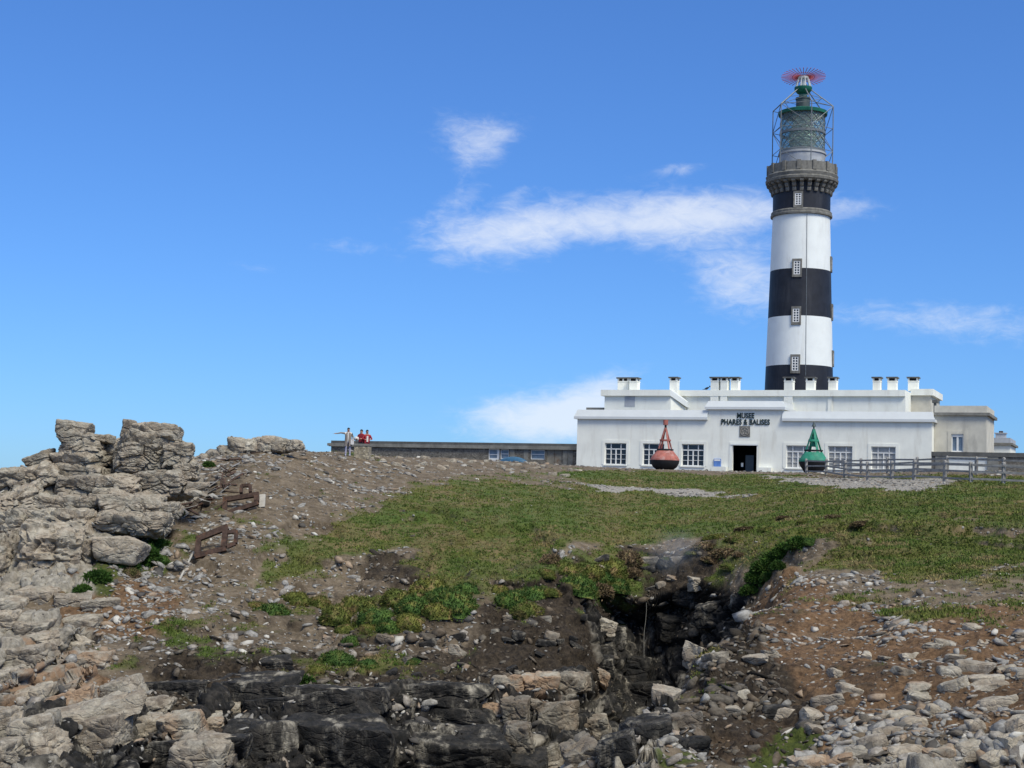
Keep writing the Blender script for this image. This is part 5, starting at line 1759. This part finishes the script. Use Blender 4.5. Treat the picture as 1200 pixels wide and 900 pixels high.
loc, _n = hit(779, 546.5)
Db = 136.0
kb = Db / F
c = at(779, 546, Db)
rb = empty('red_buoy', c, rad(25), 'faded red lattice-topped buoy standing left of the museum door', 'buoy', 'navigation buoys before the museum')
MB().lathe([(.02, -.35), (10 * kb, -.35), (14 * kb, -.1), (16.4 * kb, 3.0 * kb), (17.1 * kb, 6.5 * kb)], 40).build('hull_bottom', M_BUOYB, rb, True)
MB().lathe([(17.1 * kb, 6.5 * kb), (16.9 * kb, 8.0 * kb), (15.2 * kb, 11.0 * kb), (12.4 * kb, 14.2 * kb), (10.4 * kb, 16.8 * kb), (9.8 * kb, 17.6 * kb), (.02, 17.9 * kb)], 40).build('hull', M_BUOYR, rb, True)
for k in range(4):
    t = math.pi / 2 * k
    MB().beam((9.6 * kb * math.cos(t), 9.6 * kb * math.sin(t), 17.4 * kb), (.6 * kb * math.cos(t), .6 * kb * math.sin(t), 45 * kb), .16, .06, (math.cos(t), math.sin(t), .4)).build('leg', M_BUOYR, rb)
ring(MB(), 9.2 * kb, 19.0 * kb, .12).build('lower_ring', M_BUOYB, rb)
ring(MB(), 5.8 * kb, 30 * kb, .14).build('upper_ring', M_BUOYR, rb)
MB().tube((0, 0, 44 * kb), (0, 0, 48 * kb), .1, n=8).build('mast', M_BUOYB, rb)
MB().tube((0, 0, 48 * kb), (0, 0, 54 * kb), 2.9 * kb, n=20).build('topmark', M_BUOYR, rb)

Dg = 140.0
kg = Dg / F
gb = empty('green_buoy', at(953, 552.5, Dg), rad(15), 'green lattice buoy with a small bell standing right of the museum door', 'buoy', 'navigation buoys before the museum')
MB().lathe([(.02, -.4), (9 * kg, -.3), (12.5 * kg, 2 * kg), (15.5 * kg, 6.5 * kg), (17 * kg, 11 * kg)], 40).build('hull_bottom', M_BUOYB, gb, True)
MB().lathe([(17 * kg, 11 * kg), (17.0 * kg, 12.5 * kg), (15.2 * kg, 15.5 * kg), (12.4 * kg, 19.5 * kg), (10.8 * kg, 22.4 * kg), (.02, 22.8 * kg)], 40).build('hull', M_BUOYG, gb, True)
for k in range(4):
    t = math.pi / 2 * k
    MB().beam((10.6 * kg * math.cos(t), 10.6 * kg * math.sin(t), 22 * kg), (.6 * kg * math.cos(t), .6 * kg * math.sin(t), 49.5 * kg), .24, .06, (math.cos(t), math.sin(t), .4)).build('leg', M_BUOYG, gb)
ring(MB(), 10.2 * kg, 24.5 * kg, .12).build('lower_ring', M_BUOYB, gb)
MB().lathe([(6.6 * kg, 35 * kg), (6.0 * kg, 37.4 * kg), (5.8 * kg, 37.4 * kg), (6.4 * kg, 35 * kg)], 24, close=True).build('upper_ring', M_BUOYG, gb)
MB().lathe([(7.6 * kg, 29 * kg), (4.6 * kg, 42 * kg)], 4).build('plate', M_BUOYG, gb).scale = (.55, .55, 1)
MB().tube((0, 0, 49 * kg), (0, 0, 53 * kg), .07, n=8).build('mast', M_BUOYB, gb)
MB().lathe([(2.6 * kg, 52.5 * kg), (2.2 * kg, 54 * kg), (1.2 * kg, 56 * kg), (1.3 * kg, 57 * kg), (.02, 58.8 * kg)], 14).build('bell', M_STEELD, gb, True)

# ------------------------------------------------------------------ timber fences
POST = MB().box(-.09, .09, -.09, .09, -.6, 1.22)
POST.add([(-.09, -.09, 1.22), (.09, -.09, 1.22), (.09, .09, 1.22), (-.09, .09, 1.22), (0, 0, 1.29)], [(0, 1, 4), (1, 2, 4), (2, 3, 4), (3, 0, 4)])


def fence(pts_, label):
    world = []
    for px, D in pts_:
        d = ray(px, 560)
        x, y = d.x * D, D
        world.append(Vector((x, y, ground_z(x, y))))
    root = empty('timber_fence', world[len(world) // 2], 0, label, 'fence', 'grey timber fences beside the path')
    inv = root.location.copy()
    pm0 = None
    for k, w_ in enumerate(world):
        if pm0 is None:
            pm0 = POST.build('post', M_WOOD, root)
            o_ = pm0
        else:
            o_ = pm0.copy(); COL.objects.link(o_)
        o_.location = w_ - inv
        o_.rotation_euler = (rad(random.uniform(-2, 2)), rad(random.uniform(-2, 2)), random.uniform(0, .4))
    for w0_, w1_ in zip(world[:-1], world[1:]):
        for h_ in (.22, .66, 1.06):
            a, b_ = w0_ - inv + Vector((0, -.1, h_ + random.uniform(-.03, .03))), w1_ - inv + Vector((0, -.1, h_ + random.uniform(-.03, .03)))
            MB().beam(a, b_, .05, .12).build('rail', M_WOOD, root)


fence([(945, 128), (968, 118), (990, 108), (1017, 101), (1045, 97), (1071, 93.5), (1107, 91), (1138, 89), (1176, 88), (1222, 87)], 'nearer grey timber post and rail fence along the gravel track')
fence([(977, 132), (1009, 122), (1040, 115), (1075, 110), (1110, 107), (1144, 104), (1176, 102), (1225, 100)], 'farther grey timber post and rail fence nearest the boundary wall')

# ------------------------------------------------------------------ people at the stone pillar
M_SKIN = simple('skin', (0.40, 0.24, 0.17), .6, .05)
M_COAT = simple('grey_beige_coat', (0.22, 0.19, 0.165), .9, .15, 6)
M_SHIRT = simple('white_shirt', (0.62, 0.6, 0.58), .9, .05)
M_JEANS = simple('pale_lilac_trousers', (0.36, 0.36, 0.47), .9, .1)
M_REDJ = simple('dark_red_jacket', (0.22, 0.018, 0.028), .8, .15, 6)
M_REDB = simple('bright_red_jacket', (0.28, 0.02, 0.03), .8, .15, 6)
M_HAIR = simple('dark_hair', (0.02, 0.016, 0.014), .8, .2, 10)
M_BAG = simple('pale_bag', (0.55, 0.53, 0.52), .8, .1)
M_NAVY = simple('dark_trousers', (0.03, 0.035, 0.05), .9, .1)


def person(loc, rz, joints, edges, radii, mats, zones, label, hair=True, coat=None, extra=None):
    """one skinned body; zones(co) -> material slot"""
    root = empty('person', loc, rz, label, 'person', 'people by the stone pillar')
    me_ = bpy.data.meshes.new('body')
    me_.from_pydata(joints, edges, [])
    o_ = bpy.data.objects.new('body', me_)
    COL.objects.link(o_)
    md = o_.modifiers.new('s', 'SKIN')
    md.use_smooth_shade = True
    for k, v_ in enumerate(me_.skin_vertices[0].data):
        v_.radius = radii[k] if isinstance(radii[k], tuple) else (radii[k], radii[k])
        v_.use_root = (k == 0)
    sb = o_.modifiers.new('d', 'SUBSURF'); sb.levels = sb.render_levels = 2
    bpy.context.view_layer.update()
    ev = bpy.data.meshes.new_from_object(o_.evaluated_get(bpy.context.evaluated_depsgraph_get()))
    bpy.data.objects.remove(o_)
    ev.name = 'body'
    ev.materials.clear()
    for m_ in mats: ev.materials.append(m_)
    for p_ in ev.polygons:
        p_.material_index = zones(p_.center)
        p_.use_smooth = True
    ob = bpy.data.objects.new('body', ev)
    COL.objects.link(ob); ob.parent = root
    hc = Vector(joints[3])
    hv, hf = ico(3)
    if hair:
        keep = (hv[:, 2] > .05) | (hv[:, 1] > .35)
        ff = hf[keep[hf].all(1)]
        hm = np_mesh('hair', hv * np.array([.088, .105, .115]) + np.array([hc.x, hc.y + .012, hc.z + .03]), ff)
        link('hair', hm, M_HAIR, root, True)
    fc = MB()
    fc.add([(hc.x - .018, hc.y - .085, hc.z - .03), (hc.x + .018, hc.y - .085, hc.z - .03), (hc.x, hc.y - .12, hc.z - .025), (hc.x, hc.y - .085, hc.z + .025)], [(0, 1, 2), (1, 3, 2), (3, 0, 2), (0, 3, 1)])
    fc.build('nose', M_SKIN, root)
    for sx in (-1, 1):
        MB().box(hc.x + sx * .032 - .012, hc.x + sx * .032 + .012, hc.y - .1, hc.y - .08, hc.z + .008, hc.z + .022).build('eye', M_HAIR, root)
    MB().box(hc.x - .025, hc.x + .025, hc.y - .098, hc.y - .08, hc.z - .06, hc.z - .05).build('mouth', M_REDJ, root)
    if extra: extra(root)
    root.scale = (1.18, 1.18, 1.1)
    return root


def body(arm_l, arm_r, h=1.72):
    s = h / 1.72
    J = [(0, 0, .95), (0, 0, 1.18), (0, 0, 1.42), (0, -.015, 1.61), (0, 0, 1.50),
         (-.10, 0, .90), (-.11, -.01, .48), (-.12, .02, .06), (-.12, -.15, .04),
         (.10, 0, .90), (.11, -.01, .48), (.12, .02, .06), (.12, -.15, .04),
         (-.17, 0, 1.39), arm_l[0], arm_l[1], arm_l[2], (.17, 0, 1.39), arm_r[0], arm_r[1], arm_r[2], (0, -.01, 1.70)]
    E = [(0, 1), (1, 2), (2, 4), (4, 3), (3, 21), (0, 5), (5, 6), (6, 7), (7, 8), (0, 9), (9, 10), (10, 11), (11, 12), (2, 13), (13, 14), (14, 15), (15, 16), (2, 17), (17, 18), (18, 19), (19, 20)]
    Rr = [(.16, .11), (.15, .105), (.15, .10), (.085, .10), (.055, .055), (.09, .09), (.06, .06), (.045, .05), (.035, .03), (.09, .09), (.06, .06), (.045, .05), (.035, .03),
          .065, .05, .038, .03, .065, .05, .038, .03, (.06, .07)]
    return [tuple(c_ * s for c_ in j) for j in J], E, Rr


def fingers(root, p, d, s=1):
    """five short fingers at a hand"""
    p, d = Vector(p), Vector(d).normalized()
    side = d.cross(Vector((0, 0, 1)))
    side = side.normalized() if side.length > .1 else Vector((1, 0, 0))
    for k, l_ in enumerate((.06, .075, .08, .07)):
        a = p + side * (k - 1.5) * .018
        MB().tube(a, a + d * l_ + Vector((0, 0, -.012)), .009, .007, n=6).build('finger', M_SKIN, root)
    MB().tube(p - d * .04 + side * .03, p + side * .06 + d * .01, .011, .008, n=6).build('finger', M_SKIN, root)


def on_land(px, D):
    d = ray(px, 530)
    x, y = d.x * D, D
    return Vector((x, y, ground_z(x, y)))


P1 = on_land(407.5, 100.5)


def coat_extra(root):
    ct = MB()
    rings = [(.62, .235, .19), (.75, .225, .18), (.95, .20, .155), (1.15, .185, .145), (1.36, .20, .13), (1.45, .12, .09)]
    n = 20
    for z, rx, ry in rings:
        for k in range(n + 1):
            t = math.pi * 1.5 + .22 + (2 * math.pi - .44) * k / n
            ct.v.append((rx * math.cos(t), ry * math.sin(t), z))
    for i in range(len(rings) - 1):
        for k in range(n):
            o0 = i * (n + 1) + k
            ct.f.append((o0, o0 + 1, o0 + n + 2, o0 + n + 1))
    ct.build('coat', M_COAT, root, True)
    MB().box(.13, .33, -.2, -.12, .72, 1.02).build('bag', M_BAG, root)
    fingers(root, (-.80, -.1, 1.36), (-1, -.1, -.1)); fingers(root, (.27, -.17, 1.03), (.1, -.5, -.8))


J, E, Rr = body([(-.43, -.04, 1.42), (-.62, -.07, 1.37), (-.80, -.1, 1.36)], [(.28, .03, 1.16), (.26, -.12, 1.06), (.27, -.17, 1.03)])
person(P1, rad(8), J, E, Rr, [M_SKIN, M_SHIRT, M_JEANS, M_COAT], lambda c_: 0 if (c_.z > 1.47 or c_.x < -.7) else (3 if abs(c_.x) > .2 and c_.z > .95 else (1 if c_.z > .92 else 2)),
       'person in a long grey coat with one arm stretched out to the left', extra=coat_extra)
# stone pillar
PP = on_land(425, 99)
kp = 99 / F
pil = empty('stone_pillar', PP, rad(-6), 'squat square rubble pillar with flat cap beside the people', 'pillar')
hp = 17.5 * kp
MB().box(-8.7 * kp, 8.7 * kp, -.42, .42, -.5, hp - .14).build('masonry', M_PILLAR, pil)
MB().box(-9.2 * kp, 9.2 * kp, -.46, .46, hp - .139, hp).build('cap', M_CONC, pil)
P2 = on_land(422.8, 101.2); P3 = on_land(429.5, 101.0)
for p_, mt, lab, hh, rz_ in ((P2, M_REDJ, 'person in a dark red jacket with pale sleeve behind the pillar, nearest the coated person', 1.66, -.4), (P3, M_REDB, 'person in a bright red jacket with black hair behind the pillar', 1.72, .3)):
    J, E, Rr = body([(-.27, -.04, 1.18), (-.15, -.28, 1.12), (-.10, -.33, 1.12)], [(.27, -.04, 1.18), (.15, -.28, 1.14), (.10, -.33, 1.14)], hh)
    ex = (lambda root: (MB().lathe([(.02, .98), (.12, 1.0), (.16, 1.1), (.10, 1.22), (.02, 1.24)], 12, c=(-.24, -.12)).build('bag', M_BAG, root, True), fingers(root, (-.1, -.33, 1.1), (.5, -.8, 0)))) if mt is M_REDJ else (lambda root: (MB().box(-.05, .05, -.135, -.115, 1.0, 1.36).build('shirt_front', M_SHIRT, root), fingers(root, (.1, -.33, 1.12), (-.5, -.8, 0))))
    person(p_, rz_, J, E, Rr, [M_SKIN, mt, M_NAVY], lambda c_: 0 if (c_.z > 1.44 or c_.y < -.27) else (1 if c_.z > .9 else 2), lab, extra=ex)

# ------------------------------------------------------------------ rusty wreckage on the scree


def frame_thing(corners, base, th, label, box):
    """beams round an opening, standing at the land point seen at pixel base"""
    loc, _n = hit(*base)
    D = loc.y
    c_ = at(sum(p[0] for p in corners) / 4, sum(p[1] for p in corners) / 4, D)
    root = empty('iron_wreck', c_, 0, label, 'wreckage', 'rusty iron frames on the scree')
    top_y = min(p[1] for p in corners); bot_y = max(p[1] for p in corners)
    pt = lambda px, py: at(px, py, D - .45 + .7 * (bot_y - py) / (bot_y - top_y)) - c_
    q_ = [pt(*p) for p in corners]
    for k in range(4):
        a, b_ = q_[k], q_[(k + 1) % 4]
        d = (b_ - a).normalized()
        e = th * (.5 if k % 2 == 0 else -.48)
        MB().beam(a - d * e, b_ + d * e, th * random.uniform(.9, 1.15), th, (0, -1, .3)).build('beam', M_RUST, root)
    bq = [pt(*p) for p in box]
    for a, b_ in zip(bq[:-1], bq[1:]):
        MB().beam(a, b_, th * .7, th * .8, (0, -1, .3)).build('side_bracket', M_RUST, root)


frame_thing([(233, 631), (264.5, 618.5), (262, 643.5), (231, 651.5)], (248, 646), .23, 'lower rusty iron frame tilted on the scree, beside a white pole', [(267, 624), (277, 622.5), (276, 637), (266, 641)])
frame_thing([(264, 585.5), (301, 579.5), (300.5, 590), (263, 602.5)], (280, 597), .22, 'upper rusty iron frame half buried below the scrap heap', [(282.5, 578), (283, 569.5), (293, 568.5), (293.5, 577)])
a, _ = hit(227, 650); b_, _ = hit(211, 682)
pl = MB().tube((0, 0, 0), (b_ - a) + Vector((0, 0, .0)), .045, .05, n=8)
plo = pl.build('pole', M_PALEWOOD); plo.location = a + Vector((0, -.1, .12))
tag(plo, 'thin white pole leaning down the scree below the rusty frame', 'pole')
a, _ = hit(304, 582); b_, _ = hit(307, 595)
pk = MB().box(-.15, .15, -.05, .05, 0, .8).build('plank', M_PALEWOOD)
pk.location = b_ + Vector((0, -.05, .02)); pk.rotation_euler = (rad(-38), rad(-6), 0)
tag(pk, 'bleached white plank lying beside the upper rusty frame', 'plank')
# scrap heap: thin rusted sheets and bars, one by one
SCR = [MB().box(-.5, .5, -.09, .09, -.02, .02), MB().box(-.35, .35, -.16, .16, -.012, .012), MB().tube((-.6, 0, 0), (.6, 0, 0), .03, n=6)]
scm = [m_.build('rusty_scrap', M_RUST if k != 1 else M_WOOD) for k, m_ in enumerate(SCR)]
sc_me = [o_.data for o_ in scm]
for o_ in scm: bpy.data.objects.remove(o_)
n_s = 0
for k in range(60):
    t = random.random()
    px = 222 + t * 60 + random.uniform(-14, 14); py = 606 - t * 62 + random.uniform(-14, 14)
    if px < 205 or py > 612: continue
    loc, nor = hit(px, py)
    if loc is None or loc.y > 110: continue
    o_ = put('rusty_scrap', sc_me[k % 3], loc + Vector((0, 0, .06)), (random.uniform(-.5, .5), random.uniform(-.7, .7), random.uniform(0, 3.1)), (random.uniform(.6, 1.3),) * 3)
    tag(o_, 'rusty scrap piece in the dark heap above the frames', 'scrap', 'scrap metal heaped beside the crag')

# thin rope hanging in the gully hollow
a, _ = hit(757, 706); b_, _ = hit(752, 798)
rp = MB()
top = a + Vector((0, -.15, .1))
bot = Vector((b_.x, min(b_.y, a.y) - .3, b_.z))
prev = Vector((0, 0, 0))
for k in range(1, 9):
    nx = (bot - top) * (k / 8) + Vector((.03 * math.sin(k * 1.3), 0, 0))
    rp.tube(prev, nx, .010, n=5); prev = nx
rpo = rp.build('rope', M_CONC); rpo.location = top
tag(rpo, 'thin pale rope hanging down into the dark gully hollow', 'rope')

# faint bluish smoke over the gully rim
m = bpy.data.materials.new('thin_smoke'); m.use_nodes = True
g = NG(m.node_tree)
out = g.new('ShaderNodeOutputMaterial')
pvn = g.new('ShaderNodeVolumePrincipled')
pvn.inputs['Color'].default_value = (0.70, 0.79, 0.88, 1)
pvn.inputs['Anisotropy'].default_value = 0.2
co = g.new('ShaderNodeTexCoord').outputs['Object']
ln = g.new('ShaderNodeVectorMath', operation='LENGTH'); g.link(co, ln.inputs[0])
fall = g.step(ln.outputs['Value'], 1.0, 0.1)
g.link(g.math('MULTIPLY', g.math('MULTIPLY', fall, g.step(g.noise(co, 1.8, 3, .5), .25, .75)), 0.24), pvn.inputs['Density'])
g.link(pvn.outputs[0], out.inputs['Volume'])
loc, _n = hit(787, 655)
bm = bmesh.new(); bmesh.ops.create_icosphere(bm, subdivisions=3, radius=1)
sme = bpy.data.meshes.new('smoke'); bm.to_mesh(sme); bm.free()
smo = link('smoke', sme, m)
smo.location = loc + Vector((0, -1.2, .3)); smo.scale = (1.7, 1.5, 1.6)
tag(smo, 'faint bluish smoke drifting over the gully rim', 'smoke', kind='stuff')
